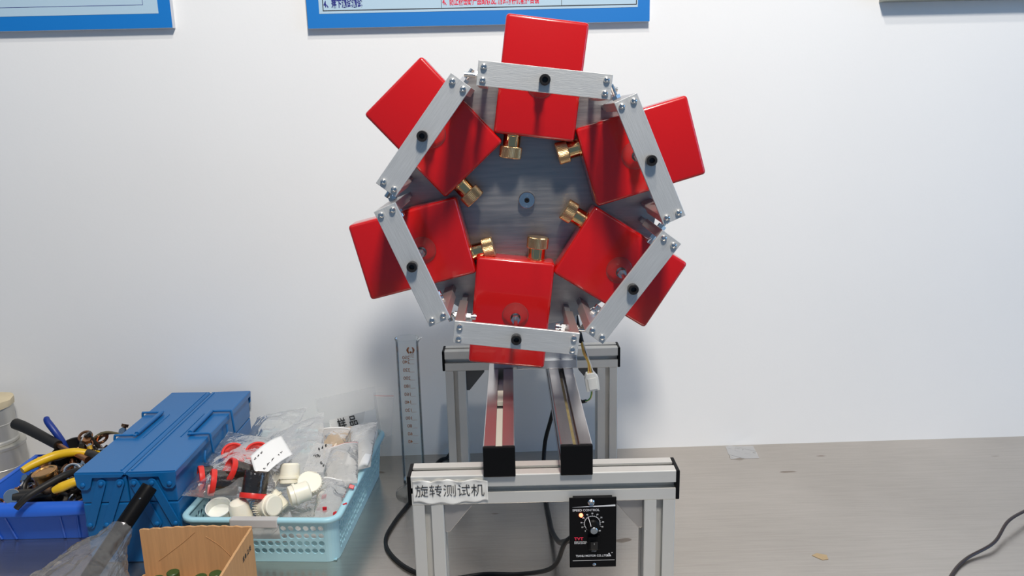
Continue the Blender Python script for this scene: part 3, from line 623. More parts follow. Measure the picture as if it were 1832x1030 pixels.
# ================================================================ BLUE TOOLBOX
X0, X1, Y0, Y1, ZT = -0.747, -0.583, 0.249, 0.617, -0.101
XM = (X0 + X1) / 2
TBX = thing('cantilever_toolbox', 'blue metal cantilever toolbox closed with two folded wire handles', 'toolbox', (XM, (Y0 + Y1) / 2, T))
part(MB().box((XM, (Y0 + Y1) / 2, (T + .0005 - 0.1573) / 2), (X1 - X0 - .008, Y1 - Y0 - .006, -0.1573 - T - .0005), bevel=0.003), 'lower_body', 'toolbox', TBX)
for s in (-1, 1):
    xa = XM + s * 0.0008; xb = XM + s * (X1 - X0 - 0.008) / 2; 
    part(MB().box(((xa + xb) / 2, (Y0 + Y1) / 2, -0.1335), (abs(xb - xa), Y1 - Y0 - .006, 0.0465), bevel=0.002), 'tray', 'toolbox', TBX)
    # lid with a folded front and rear flange
    mb = MB(); xo = XM + s * (X1 - X0) / 2; xi = XM + s * 0.0006
    prof = [(xi, ZT - .0032), (xi + s * .003, ZT - 0.0006), (xo - s * .0015, ZT), (xo, ZT - 0.0015), (xo, ZT - 0.0105), (xo - s * .0012, ZT - .0105), (xo - s * .0012, ZT - .0038), (xi, ZT - .006)]
    mb.prism(prof if s > 0 else prof[::-1], -(Y1), -(Y0), Matrix(((1, 0, 0, 0), (0, 0, -1, 0), (0, 1, 0, 0), (0, 0, 0, 1))))
    LID = part(mb, 'lid', 'toolbox', TBX)
    for yy, dy in ((Y0 - 0.0012, 1), (Y1 + 0.0012, -1)):
        pts = [(xo, ZT - .0015), (xo - s * .002, ZT - 0.024), (xo - s * .008, ZT - .0305), (xo - s * .018, ZT - .0305), (xo - s * .0235, ZT - .026), (xo - s * .0285, ZT - .0095), (xi + s * .007, ZT - .0095), (xi + s * .0005, ZT - .0035)]
        mb = MB(); mb.prism(pts, -0.0010, 0.0010, frame((0, yy, 0), (1, 0, 0), (0, 0, 1)), 0.0005); part(mb, 'lid_flange', 'toolbox', LID)
    # rivets, levers
    def rivet(x, z, yy, r=0.0042, par=TBX):
        part(MB().lathe([(r, 0), (r, 0.0006), (r * .8, 0.0024), (r * .35, 0.0034), (0, 0.0035)], 18, frame((x, yy, z), (1, 0, 0), (0, 0, 1))), 'rivet', 'toolbox', par, smooth=True)
    rivet(xo - s * 0.012, -0.1225, Y0 - 0.0022)
    tops = ((-0.706, -0.676) if s < 0 else (-0.653, -0.624)); bots = ((-0.7335, -0.7065) if s < 0 else (-0.624, -0.594))
    for tx, bx in zip(tops, bots):
        mb = MB(); p, q = V((tx, 0, -0.1215)), V((bx, 0, -0.194)); d = (q - p).normalized(); nn = V((-d.z, 0, d.x))
        pts = []
        for c_, s0 in ((p, PI / 2), (q, -PI / 2)):
            base = math.atan2(nn.z, nn.x)
            for k_ in range(9):
                ang = base + (0 if c_ is p else PI) + PI * k_ / 8
                pts.append((c_.x + 0.0072 * math.cos(ang), c_.z + 0.0072 * math.sin(ang)))
        # orient the half circles away from each other
        pts = []
        base = math.atan2(d.z, d.x)
        for k_ in range(9): ang = base + PI / 2 + PI * k_ / 8; pts.append((p.x + 0.0072 * math.cos(ang), p.z + 0.0072 * math.sin(ang)))
        for k_ in range(9): ang = base - PI / 2 + PI * k_ / 8; pts.append((q.x + 0.0072 * math.cos(ang), q.z + 0.0072 * math.sin(ang)))
        mb.prism(pts, -0.0012, 0.0014, frame((0, Y0 + 0.0005, 0), (1, 0, 0), (0, 0, 1)), 0.0006)
        lv = part(mb, 'lever', 'toolbox', TBX)
        rivet(tx, -0.1215, Y0 - 0.0010, 0.0042, lv); rivet(bx, -0.194, Y0 - 0.0010, 0.0042, lv)
    # pressed ridge in the lid and the wire handle folded down over the side
    part(MB().box((XM + s * 0.0085, (Y0 + Y1) / 2, ZT + .0000), (0.0030, Y1 - Y0 - 0.01, 0.0022), bevel=0.0008), 'pressed_rib', 'toolbox', LID)
    xg = XM + s * 0.0480 if s > 0 else XM - 0.0475
    part(MB().box((XM + s * 0.0335, 0.44, ZT + .0001), (0.0016, 0.11, 0.0016), bevel=0.0006), 'pressed_rib', 'toolbox', LID)
    ya, yb = 0.388, 0.496
    mb = MB(); zt = ZT + 0.0042; xs = XM + s * ((X1 - X0) / 2 + 0.0042)
    mb.tube([(xs, ya + .004, -0.138), (xs, ya, -0.110), (xs - s * .001, ya, zt - .002), (xs - s * .005, ya, zt), (xg + s * .004, ya, zt), (xg, ya + .004, zt), (xg, yb - .004, zt), (xg + s * .004, yb, zt), (xs - s * .005, yb, zt), (xs - s * .001, yb, zt - .002), (xs, yb, -0.118), (xs, yb + .004, -0.144)], 0.0022, 10, 4)
    HD = part(mb, 'wire_handle', 'toolbox', TBX, smooth=True)
    part(MB().cyl((xg, ya + .004, zt + .0005), (xg, yb - .004, zt + .0005), 0.0040, 18), 'handle_grip', 'toolbox', HD, smooth=True)
    mb = MB(); xw = XM + s * ((X1 - X0) / 2 + 0.0008)
    mb.tube([(xw, 0.366, -0.120), (xw, 0.360, -0.134), (xw, 0.372, -0.142), (xw, 0.462, -0.142), (xw, 0.472, -0.134), (xw, 0.474, -0.116)], 0.0020, 8, 4)
    part(mb, 'latch_loop', 'toolbox', TBX, smooth=True)

# ================================================================ BLUE PARTS BIN
BN = thing('parts_bin', 'bright blue plastic bin of hand tools at the left edge', 'bin', (-0.868, 0.415, T))
def bin_ring(x0, x1, y0, y1, z): return [(x0, y0, z), (x1, y0, z), (x1, y1, z), (x0, y1, z)]
mb = MB(); RX0, RX1 = -0.978, -0.758
lo = bin_ring(-0.950, -0.790, 0.335, 0.495, T + .0005); hi = bin_ring(RX0, RX1, 0.314, 0.515, -0.186); li = bin_ring(-0.947, -0.793, 0.338, 0.492, T + .004); hin = bin_ring(RX0 + .003, RX1 - .003, 0.317, 0.512, -0.186)
mb._add(lo + hi + li + hin, [(3, 2, 1, 0), (0, 1, 5, 4), (1, 2, 6, 5), (2, 3, 7, 6), (3, 0, 4, 7), (8, 9, 10, 11), (8, 12, 13, 9), (9, 13, 14, 10), (10, 14, 15, 11), (11, 15, 12, 8), (4, 5, 13, 12), (5, 6, 14, 13), (6, 7, 15, 14), (7, 4, 12, 15)])
part(mb, 'bin_body', 'bin', BN)
mb = MB()
def lip(u, v):   # curved front lip
    x = RX0 - .002 + (RX1 - RX0 + .004) * u; a = v * PI * 0.62; sag = 0.004 * math.sin(PI * u)
    return (x, 0.3165 - 0.0130 * math.sin(a), -0.186 - 0.013 * (1 - math.cos(a)) * 1.0 - sag * v)
mb.grid(lip, 30, 10); part(mb, 'front_lip', 'bin', BN, smooth=True, thick=0.0022)
for s_, x in ((-1, RX0), (1, RX1)): part(MB().box((x, 0.4145, -0.188), (0.008, 0.201, 0.005), bevel=0.0015), 'side_rim', 'bin', BN)
for x in (-0.944, -0.918, -0.833, -0.806):
    tx = x + (x + 0.87) * 0.18
    part(MB().cyl((x, 0.3335, T + .003), (tx, 0.3155, -0.196), 0.0022, 8), 'rib', 'bin', BN, smooth=True)
def hand(name, pts, r, m, label, cat, extra=None, grp=None, n=12, flat=1.0):
    t = thing(name, label, cat, pts[0], grp)
    part(MB().tube(pts, r, n, 6, flat=flat), 'handle', m, t, smooth=True)
    if extra: extra(t)
    return t
def bar_grip(t):
    part(MB().tube([(-0.900, 0.455, -0.1385), (-0.86, 0.432, -0.146), (-0.815, 0.405, -0.150)], (0.0052, 0.0042, 0.006), 12), 'shaft', 'copper_bit', t, smooth=True)
    part(MB().torus(along((-1.0125, 0.519, -0.1215), (-0.9, 0.45, 0.2)), 0.0070, 0.0028, 24, 8), 'grip_end_ring', 'rubber', t, smooth=True)
hand('handled_tool', [(-1.012, 0.518, -0.122), (-0.985, 0.503, -0.124), (-0.94, 0.477, -0.131), (-0.893, 0.450, -0.1395)], (0.0108, 0.0106, 0.0098, 0.0090), 'rubber', 'long tool with thick black handle sticking out of the blue bin', 'hand tool', bar_grip)
def plier_head(t):
    part(MB().tube([(-0.828, 0.430, -0.148), (-0.815, 0.422, -0.151), (-0.800, 0.418, -0.154), (-0.788, 0.42, -0.152)], (0.008, 0.0105, 0.0105, 0.006), 12), 'plier_jaw', 'dark_bit', t, smooth=True)
    part(MB().tube([(-0.818, 0.445, -0.156), (-0.850, 0.465, -0.166), (-0.88, 0.478, -0.18), (-0.90, 0.47, -0.195)], (0.0055, 0.0065, 0.0055), 12), 'handle', 'yellow', t, smooth=True)
hand('pliers', [(-0.828, 0.428, -0.147), (-0.850, 0.424, -0.143), (-0.880, 0.415, -0.145), (-0.905, 0.392, -0.150), (-0.916, 0.374, -0.154)], (0.0062, 0.0078, 0.0082, 0.0078, 0.0060), 'yellow', 'pliers with long yellow grips lying across the blue bin', 'pliers', plier_head)
hand('pliers', [(-0.931, 0.488, -0.100), (-0.926, 0.482, -0.105), (-0.910, 0.474, -0.122), (-0.898, 0.472, -0.142), (-0.892, 0.472, -0.16)], (0.0050, 0.0066, 0.0064, 0.0055), 'blue_grip', 'pliers with dark blue grip standing up at the back of the bin', 'pliers',
     lambda t: part(MB().tube([(-0.892, 0.472, -0.16), (-0.888, 0.472, -0.18), (-0.886, 0.472, -0.195)], (0.006, 0.009, 0.004), 10), 'plier_jaw', 'dark_bit', t, smooth=True))
hand('pry_tool', [(-0.790, 0.345, -0.143), (-0.815, 0.342, -0.147), (-0.838, 0.325, -0.155), (-0.862, 0.300, -0.166), (-0.878, 0.288, -0.182)], (0.0070, 0.0066, 0.0062, 0.0062, 0.0050), 'rubber', 'curved dark rubber handle hanging over the front lip of the blue bin', 'hand tool',
     lambda t: part(MB().tube([(-0.790, 0.345, -0.143), (-0.775, 0.35, -0.142), (-0.762, 0.355, -0.142)], (0.005, 0.0035), 12), 'shaft', 'steel', t, smooth=True))
hand('pliers', [(-0.826, 0.312, -0.163), (-0.812, 0.315, -0.158), (-0.795, 0.322, -0.153), (-0.778, 0.33, -0.151)], (0.0055, 0.0085, 0.0078, 0.006), 'yellow', 'short yellow plier grip at the front right of the blue bin beside the toolbox', 'pliers',
     lambda t: part(MB().tube([(-0.785, 0.334, -0.160), (-0.772, 0.338, -0.158), (-0.760, 0.34, -0.155)], (0.0065, 0.0075, 0.005), 10), 'plier_jaw', 'dark_bit', t, smooth=True))
# brass can, steel bar, rings
t = thing('brass_can', 'shiny brass can standing in the blue bin under the yellow pliers', 'can', (-0.854, 0.358, -0.190))
mxb = along((-0.853, 0.350, -0.186), (-0.13, -0.10, 1)); part(MB().lathe([(0, 0), (0.0185, 0), (0.0192, 0.002), (0.0192, 0.038), (0.0205, 0.0395), (0.0205, 0.0435), (0.019, 0.0445), (0.0165, 0.0440), (0.0150, 0.0425), (0, 0.0425)], 40, mxb), 'can_body', 'copper', t, smooth=True, angle=25)
t = thing('steel_bar', 'round steel bar end at the front left corner of the blue bin', 'bar', (-0.903, 0.333, -0.190))
part(MB().lathe([(0, 0), (0.0118, 0), (0.0125, 0.0008), (0.0125, 0.062), (0, 0.062)], 36, along((-0.907, 0.330, -0.183), (1, 0.22, -0.03))), 'bar_body', 'dark_bit', t, smooth=True)
part(MB().lathe([(0, -0.0022), (0.0122, -0.0022), (0.0130, -0.001), (0.0130, 0.001), (0, 0.001)], 36, along((-0.906, 0.3225, -0.1775), (-0.30, 0.80, -0.45))), 'end_disc', 'steel', t, smooth=True)
part(MB().torus(along((-0.820, 0.362, -0.152), (0.25, -0.8, 0.8)), 0.0125, 0.0030), 'metal_ring', 'steel', thing('metal_ring', 'silver metal ring beside the brass can in the blue bin', 'ring', (-0.820, 0.362, -0.160)), smooth=True)
part(MB().torus(along((-0.898, 0.372, -0.180), (-0.3, -0.75, 0.7)), 0.0210, 0.0040), 'ring_body', 'dark_bit', thing('clamp_ring', 'large dark ring leaning left of the brass can in the bin', 'ring', (-0.898, 0.372, -0.20)), smooth=True)
t = thing('rubber_cup', 'black rubber cup lying behind the yellow pliers in the bin', 'cup', (-0.885, 0.46, -0.175))
part(MB().lathe([(0.0, 0.0), (0.018, 0.002), (0.026, 0.012), (0.028, 0.028), (0.025, 0.028), (0.022, 0.012), (0, 0.006)], 36, along((-0.872, 0.462, -0.176), (-0.25, -0.35, 1)) @ Matrix.Scale(1.1, 4)), 'cup_body', 'rubber', t, smooth=True)
t = thing('webbing_strap', 'dark olive folded strap against the toolbox side in the bin', 'strap', (-0.79, 0.50, -0.15))
M['olive'] = mat('olive_webbing', (0.10, 0.085, 0.045), 0.7, bump=0.3, bscale=200)
part(MB().grid(lambda u, v: (-0.848 + 0.085 * u, 0.470 + 0.02 * u + 0.018 * v, -0.146 + 0.020 * u + 0.012 * math.sin(u * 5) - 0.01 * v), 16, 4), 'strap_body', 'olive', t, smooth=True, thick=0.004)
# loose fittings
def nut_mesh(kind):
    mb = MB()
    if kind == 0: mb.lathe([(0.003, -0.003), (0.0065, -0.003), (0.0065, 0.003), (0.003, 0.003), (0.003, -0.003)], 6)
    elif kind == 1: mb.cyl((0, 0, -0.012), (0, 0, 0.010), 0.0028, 10); mb.cyl((0, 0, 0.010), (0, 0, 0.0145), 0.0056, 6)
    else: mb.torus(I4, 0.007, 0.0018, 20, 6)
    me = bpy.data.meshes.new('fitting'); bmesh.ops.recalc_face_normals(mb.bm, faces=mb.bm.faces[:]); mb.bm.to_mesh(me); mb.bm.free(); return me
FM = {}
for kind in range(3):
    for m_ in ('copper_bit', 'dark_bit', 'steel'):
        me = nut_mesh(kind); me.materials.append(M[m_]); FM[(kind, m_)] = me
KN_ = ('hex_nut', 'hex_bolt', 'washer_ring'); KL = ('loose hex nut among the fittings in the blue bin', 'loose hex bolt among the fittings in the blue bin', 'loose ring washer among the fittings in the blue bin')
rs = random.Random(3)
def fitting(x, y, z, sc=1.0):
    kind = rs.choice((0, 1, 2)); m_ = rs.choice(('copper_bit', 'copper_bit', 'dark_bit', 'steel'))
    o = bpy.data.objects.new(KN_[kind], FM[(kind, m_)]); COL.objects.link(o)
    o.location = (x, y, z); o.rotation_euler = (rs.uniform(0, 6), rs.uniform(0, 6), rs.uniform(0, 6)); o.scale = (sc,) * 3
    cw = {'copper_bit': 'copper coloured', 'dark_bit': 'oily black', 'steel': 'bright steel'}[m_]; kw = ('hex nut', 'hex bolt', 'ring washer')[kind]
    tag(o, 'loose ' + cw + ' ' + kw + ' among the fittings in the blue bin', ('nut', 'bolt', 'washer')[kind], cw + ' ' + kw + 's in the bin')
def mound(x, y): u = (x + .958) / .182; v = (y - .336) / .155; return -0.214 + 0.040 * u * v + 0.022 * math.sin(PI * min(max(u, 0), 1)) * v
for i in range(12):
    for j in range(8):
        x = -0.940 + 0.0135 * i + rs.uniform(-.004, .004); y = 0.345 + 0.0195 * j + rs.uniform(-.006, .006)
        if math.hypot(x + .853, y - .350) < 0.030: continue
        fitting(x, y, mound(x, y) + 0.010 + rs.uniform(-.002, .008), rs.uniform(0.9, 1.5))
for i in range(44):
    x, y = -0.832 + rs.uniform(-.035, .058), 0.435 + rs.uniform(-.055, .06); fitting(x, y, mound(x, min(y, .49)) + rs.uniform(.016, .042), rs.uniform(0.9, 1.6))
mb = MB(); mb.grid(lambda u, v: (-0.958 + 0.182 * u, 0.336 + 0.155 * v, -0.214 + 0.012 * noise.noise(V((u * 8, v * 10, 0))) + 0.040 * u * v + 0.022 * math.sin(PI * u) * v), 24, 30)
for v in list(mb.bm.verts): pass
tag(mb.build('scrap_rag', 'dark_bit', smooth=True, thick=0.003), 'dark oily rag lying under the fittings in the blue bin', 'rag')

# ================================================================ PALE BLUE BASKET
BC = V((-0.442, 0.410, 0)); BA = math.radians(-3.2)
def bk(x, y, z):
    c, s = math.cos(BA), math.sin(BA); return V((BC.x + x * c - y * s, BC.y + x * s + y * c, z))
BK = thing('plastic_basket', 'pale blue perforated plastic basket full of plastic bags and caps', 'basket', (BC.x, BC.y, T))
BW0, BL0, BW1, BL1 = 0.238, 0.326, 0.248, 0.352; ZB0, ZB1 = T + 0.0005, -0.1815
SW_, SL_, SRR = 17, 24, 0.018
def wallpt(side, u, v):
    """side 0 front, 1 right, 2 back, 3 left; u along 0..1, v height 0..1"""
    w = BW0 + (BW1 - BW0) * v - 2 * SRR; l = BL0 + (BL1 - BL0) * v - 2 * SRR; z = ZB0 + (ZB1 - ZB0) * v
    if side == 0: return bk(-w / 2 + w * u, -l / 2 - SRR, z)
    if side == 1: return bk(w / 2 + SRR, -l / 2 + l * u, z)
    if side == 2: return bk(w / 2 - w * u, l / 2 + SRR, z)
    return bk(-w / 2 - SRR, l / 2 - l * u, z)
def perf(mb, side, cells_u, cells_v, v0, v1, hr_u, hr_v, skip=lambda i, j: 0, n=12, stag=0.0):
    for i in range(cells_u):
        for j in range(cells_v):
            ua, ub = i / cells_u, (i + 1) / cells_u; va, vb = v0 + (v1 - v0) * j / cells_v, v0 + (v1 - v0) * (j + 1) / cells_v
            k = skip(i, j)
            if k == 2: continue
            if k == 1: mb._add([wallpt(side, *p) for p in ((ua, va), (ub, va), (ub, vb), (ua, vb))], [(0, 1, 2, 3)]); continue
            uc, vc = (ua + ub) / 2, (va + vb) / 2 + (vb - va) * stag * ((i % 2) - 0.5); outer, inner = [], []
            for q in range(n):
                a = 2 * PI * (q + .5) / n; c, s = math.cos(a), math.sin(a); m_ = max(abs(c), abs(s))
                if stag: oc, os_ = c / m_, s / m_; vo = (va + vb) / 2 + (vb - va) / 2 * os_
                else: oc, os_ = c / m_, s / m_; vo = vc + (vb - va) / 2 * os_
                outer.append(wallpt(side, uc + (ub - ua) / 2 * oc, vo)); inner.append(wallpt(side, uc + (ub - ua) * hr_u * c, vc + (vb - va) * hr_v * s))
            mb._add(outer + inner, [(q, (q + 1) % n, n + (q + 1) % n, n + q) for q in range(n)])
            for cu, cv in ((ua, va), (ub, va), (ub, vb), (ua, vb)):   # corner fillers
                P = wallpt(side, cu, cv); ds = sorted(range(n), key=lambda q: (outer[q] - P).length)[:2]
                mb._add([P, outer[ds[0]], outer[ds[1]]], [(0, 1, 2)])
mb = MB(); v0, v1 = 0.17, 0.86
def skip_front(i, j): return 2 if (5 <= i <= 10 and j >= 2) else 0
perf(mb, 0, SW_, 4, v0, v1, 0.40, 0.37, skip_front); perf(mb, 2, SW_, 4, v0, v1, 0.40, 0.37)
perf(mb, 1, 30, 5, v0, v1, 0.33, 0.40, stag=0.2, n=10); perf(mb, 3, 30, 5, v0, v1, 0.33, 0.40, stag=0.2, n=10)
for side in range(4):
    nseg = SW_ if side in (0, 2) else 30
    for i in range(nseg):
        ua, ub = i / nseg, (i + 1) / nseg
        mb._add([wallpt(side, *p) for p in ((ua, 0), (ub, 0), (ub, v0), (ua, v0))], [(0, 1, 2, 3)])
        if not (side == 0 and 5 <= i <= 10): mb._add([wallpt(side, *p) for p in ((ua, v1), (ub, v1), (ub, 1), (ua, 1))], [(0, 1, 2, 3)])
    # rounded corner after each side
    def cnr(a, v, side=side):
        w = BW0 + (BW1 - BW0) * v - 2 * SRR; l = BL0 + (BL1 - BL0) * v - 2 * SRR; z = ZB0 + (ZB1 - ZB0) * v
        cx = w / 2 if side in (0, 1) else -w / 2; cy = -l / 2 if side in (0, 3) else l / 2; th = -PI / 2 + side * PI / 2 + a * PI / 2
        return bk(cx + SRR * math.cos(th), cy + SRR * math.sin(th), z)
    mb.grid(cnr, 6, 8)
part(mb, 'basket_wall', 'basket', BK, thick=0.0020, weld=True)
mb = MB(); w, l = BW0 / 2 - .002, BL0 / 2 - .002
mb._add([bk(-w, -l, ZB0 + .002), bk(w, -l, ZB0 + .002), bk(w, l, ZB0 + .002), bk(-w, l, ZB0 + .002)], [(0, 1, 2, 3)]); part(mb, 'basket_floor', 'basket', BK, thick=0.002)
# rim: flat lip with rounded corners and a small turned-down edge; open over the grip
mb = MB(); path = []
for side in range(4):
    w, l = BW1 / 2 - SRR, BL1 / 2 - SRR
    cx = w if side in (0, 1) else -w; cy = -l if side in (0, 3) else l
    for k_ in range(9): th = -PI / 2 + side * PI / 2 + k_ / 8 * PI / 2; path.append((cx, cy, math.cos(th), math.sin(th)))
secs = [(SRR - .001, -0.003), (SRR - .001, 0.0008), (SRR + .001, 0.0020), (SRR + .0065, 0.0020), (SRR + .0080, 0.0008), (SRR + .0080, -0.0050)]
rings = [[mb.bm.verts.new(bk(cx + c * r, cy + s * r, ZB1 + dz)) for r, dz in secs] for cx, cy, c, s in path]
for i in range(len(rings)):
    A_, B_ = rings[i], rings[(i + 1) % len(rings)]
    for j in range(len(secs) - 1): mb.bm.faces.new((A_[j], B_[j], B_[j + 1], A_[j + 1]))
part(mb, 'basket_rim', 'basket', BK, smooth=True, thick=0.0016, angle=60)
w = BW1 - 2 * SRR; gxa, gxb = -w / 2 + w * 5 / 17 + 0.000, -w / 2 + w * 11 / 17
mxg = Matrix.Rotation(BA, 4, 'Z'); mxg.translation = BC
part(MB().box(((gxa + gxb) / 2, -BL1 / 2 - 0.0035, ZB1 - 0.0045), (gxb - gxa + 0.004, 0.013, 0.0155), mxg, bevel=0.002), 'carry_grip', 'grip', BK)

# ---------------- plastic caps and bottles in the basket
CP = [(0.0, 0.0), (0.019, 0.0), (0.0192, 0.002), (0.0186, 0.014), (0.0196, 0.0145), (0.0196, 0.0175), (0.0180, 0.0178), (0.0172, 0.003), (0, 0.003)]
def capobj(name, prof, m, p, d, label, n=36, sc=1.0, ribs=False, cat='cap', grp=None):
    t = thing(name, label, cat, mx=along(p, d) @ Matrix.Scale(sc, 4), group=grp)
    mb = MB(); mb.lathe(prof, n)
    mb.build('body', m, t, smooth=True, angle=30)
    if ribs:
        mb = MB()
        r0 = max(r for r, z in prof)
        for i in range(28):
            a = 2 * PI * i / 28; mb.box((r0 * math.cos(a), r0 * math.sin(a), 0.0075), (0.0014, 0.0014, 0.011), bevel=0.0003, seg=1)
        mb.build('grip_ribs', m, t)
    return t
capobj('plastic_cup', CP, 'milk', (-0.528, 0.268, -0.190), (0.08, -0.45, 1), 'open translucent white cap at the left front corner of the basket', sc=1.05)
BP = [(0, 0), (0.013, 0), (0.0165, 0.003), (0.0168, 0.022), (0.0190, 0.0225), (0.0190, 0.0265), (0.0170, 0.027), (0.0170, 0.034), (0.0150, 0.035), (0, 0.034)]
capobj('plastic_bottle', BP[::-1] and [(0, 0), (0.018, 0), (0.0188, 0.003), (0.0180, 0.013), (0.0168, 0.015), (0.0160, 0.030), (0.0130, 0.0365), (0.006, 0.039), (0, 0.039)], 'cream', (-0.490, 0.262, -0.2005), (-0.06, -0.12, 1), 'cream domed bottle next to the open white cap in the basket')
capobj('plastic_bottle', BP, 'cream', (-0.462, 0.277, -0.181), (0.9, -0.55, 0.25), 'cream ribbed bottle end lying below the red rimmed jars', ribs=True)
capobj('plastic_bottle', BP, 'cream', (-0.385, 0.300, -0.166), (-0.85, -0.45, -0.12), 'cream flanged bottle lying with its ribbed end to the left')
capobj('plastic_bottle', BP, 'cream', (-0.428, 0.345, -0.138), (0.0, -0.45, -0.95), 'cream bottle standing upside down in the middle of the basket')
capobj('screw_cap', [(0, 0), (0.0205, 0), (0.021, 0.002), (0.0205, 0.014), (0.0195, 0.0155), (0, 0.0155)], 'cream', (-0.391, 0.322, -0.170), (0.2, -0.6, 0.85), 'large ribbed cream screw cap right of the upside down bottle', ribs=True)
capobj('plastic_bottle', BP, 'cream', (-0.432, 0.292, -0.200), (-0.6, 0.2, 0.6), 'cream bottle half hidden behind the lying flanged bottle')
capobj('plastic_cone', [(0, 0), (0.007, 0), (0.0085, 0.003), (0.001, 0.022), (0, 0.022)], 'grip', (-0.410, 0.250, -0.200), (0.2, -0.1, 1), 'small brown cone by the front rim of the basket', cat='cone')
# ---------------- jars with red rims inside a clear bag
JAR = thing('clear_jar', '', 'jar')
MB().lathe([(0.0, 0), (0.0175, 0), (0.018, 0.002), (0.018, 0.036), (0.0165, 0.036), (0.0165, 0.003)], 32).build('jar_body', 'jar', JAR, smooth=True)
MB().lathe([(0.0, 0.002), (0.0155, 0.002), (0.0155, 0.022), (0, 0.024)], 24).build('jar_filling', 'jar_dark', JAR, smooth=True)
MB().lathe([(0.0192, 0.032), (0.0198, 0.034), (0.0198, 0.039), (0.0188, 0.040), (0.0165, 0.040), (0.0160, 0.036), (0.0140, 0.034), (0, 0.033)], 32).build('red_rim', 'red_rim', JAR, smooth=True, angle=30)
JS = [((-0.550, 0.385, -0.156), (0.5, -0.6, 0.75), 'jar with a tilted open red rim at the upper left of the clear bag'),
      ((-0.500, 0.385, -0.160), (0.25, -0.5, 0.8), 'jar with red rim tucked beside the white handwritten slip'),
      ((-0.535, 0.328, -0.150), (-0.95, -0.5, 0.1), 'jar with its red rim facing left at the corner of the clear bag'),
      ((-0.506, 0.300, -0.152), (-0.85, -0.35, 0.25), 'jar with red ring lying in the middle of the clear bag'),
      ((-0.466, 0.288, -0.124), (-0.1, -0.45, -0.85), 'jar with red rim pointing down at the front of the clear bag'),
      ((-0.488, 0.318, -0.150), (-0.7, -0.4, 0.5), 'half hidden jar at the centre of the red rimmed heap')]
for i, (p, d, lab_) in enumerate(JS):
    j = JAR if i == 0 else copy_tree(JAR)
    j.matrix_world = along(p, d) @ Matrix.Scale(1.12, 4); j['label'] = lab_; j['group'] = 'red rimmed jars in the clear bag'

# ---------------- polythene bags
def bag(name, q, puff, label, m='bag', seed=0, crumple=0.006, nu=44, nv=44, zipc=None, cat='plastic bag', freq=22, grp=None, down=0.0):
    """q: four corners bottom-left, bottom-right, top-right, top-left"""
    q = [V(p) for p in q]; nrm = (q[1] - q[0]).cross(q[3] - q[0]).normalized()
    t = thing(name, label, cat, tuple((q[0] + q[1]) / 2), grp)
    mb = MB()
    def side(sg):
        def f(u, v):
            p = (q[0] * (1 - u) + q[1] * u) * (1 - v) + (q[3] * (1 - u) + q[2] * u) * v
            e = (math.sin(PI * u) ** 0.6) * (math.sin(PI * min(1, v * 1.02)) ** 0.6) if 0 < u < 1 and 0 < v < 1 else 0
            n1 = noise.noise(V((p.x * freq + seed * 7.3, p.y * freq, p.z * freq + sg * 3))); n2 = noise.noise(V((p.x * freq * 2.7, p.y * freq * 2.7 + seed, p.z * freq * 2.7 + sg)))
            rid = (1 - abs(n1) * 2); 
            return p + nrm * (sg * puff * 0.5 * e + crumple * (0.6 * rid - 0.2) * (0.35 + 0.65 * e) + crumple * 0.35 * n2) + V((0, 0, -down * math.sin(PI * u) * (1 - v)))
        return f
    mb.grid(side(1), nu, nv); mb.grid(side(-1), nu, nv)
    b = part(mb, 'bag_film', m, t, smooth=True, angle=180)
    if zipc:
        f = side(1); pts = [f(0.02 + 0.96 * i / 24, 0.93) + nrm * 0.0006 for i in range(25)]
        part(MB().tube(pts, 0.0006, 6, 0), 'zip_seal', 'seal_red' if zipc == 'red_ink' else zipc, t, smooth=True)
        pts = [f(0.02 + 0.96 * i / 24, 0.905) + nrm * 0.0006 for i in range(25)]
        part(MB().tube(pts, 0.0006, 6, 0), 'zip_seal', 'paper', t, smooth=True)
    t['_q'] = 0; del t['_q']
    return t, nrm, side(1)
# lower filling of the basket
bag('zip_bag', [(-0.545, 0.262, -0.235), (-0.345, 0.250, -0.235), (-0.340, 0.42, -0.225), (-0.545, 0.44, -0.225)], 0.050, 'milky bag lying on the basket floor behind the front holes', 'bag_milky', 1)
bag('zip_bag', [(-0.545, 0.43, -0.230), (-0.335, 0.42, -0.230), (-0.320, 0.565, -0.225), (-0.545, 0.565, -0.225)], 0.060, 'milky bag lying on the basket floor at the wall end', 'bag_milky', 2)
# red jar bag
bag('zip_bag', [(-0.445, 0.262, -0.166), (-0.585, 0.262, -0.152), (-0.578, 0.468, -0.128), (-0.436, 0.440, -0.145)][::1], 0.062, 'clear zip bag holding red rimmed jars at the left of the basket', 'bag', 3, 0.005, freq=26)
# white handwritten slip
t = thing('paper_slip', 'white handwritten paper slip lying on the bag of red rimmed jars', 'paper', (-0.465, 0.36, -0.11))
sl = [V((-0.494, 0.338, -0.120)), V((-0.461, 0.270, -0.136)), V((-0.424, 0.350, -0.126)), V((-0.460, 0.410, -0.116))]
mb = MB(); sf = lambda u, v: (sl[0] * (1 - u) + sl[1] * u) * (1 - v) + (sl[3] * (1 - u) + sl[2] * u) * v + V((0, 0, 0.006 * math.sin(PI * v * 0.9)))
mb.grid(sf, 12, 16); SLP = part(mb, 'slip_sheet', 'paper', t, smooth=True, thick=0.0004)
def scribble(par, f, u0, u1, v0, v1, k, seed, r=0.00045):
    rr = random.Random(seed)
    for i in range(k):
        cu, cv = u0 + (u1 - u0) * (i + .5) / k, v0 + (v1 - v0) * (i + .5) / k
        pts = [V(f(cu + rr.uniform(-.035, .035), cv + rr.uniform(-.05, .05))) + V((0, -0.0004, 0.0007)) for _ in range(5)]
        part(MB().tube(pts, r, 5, 4), 'handwriting', 'ink', par, smooth=True)
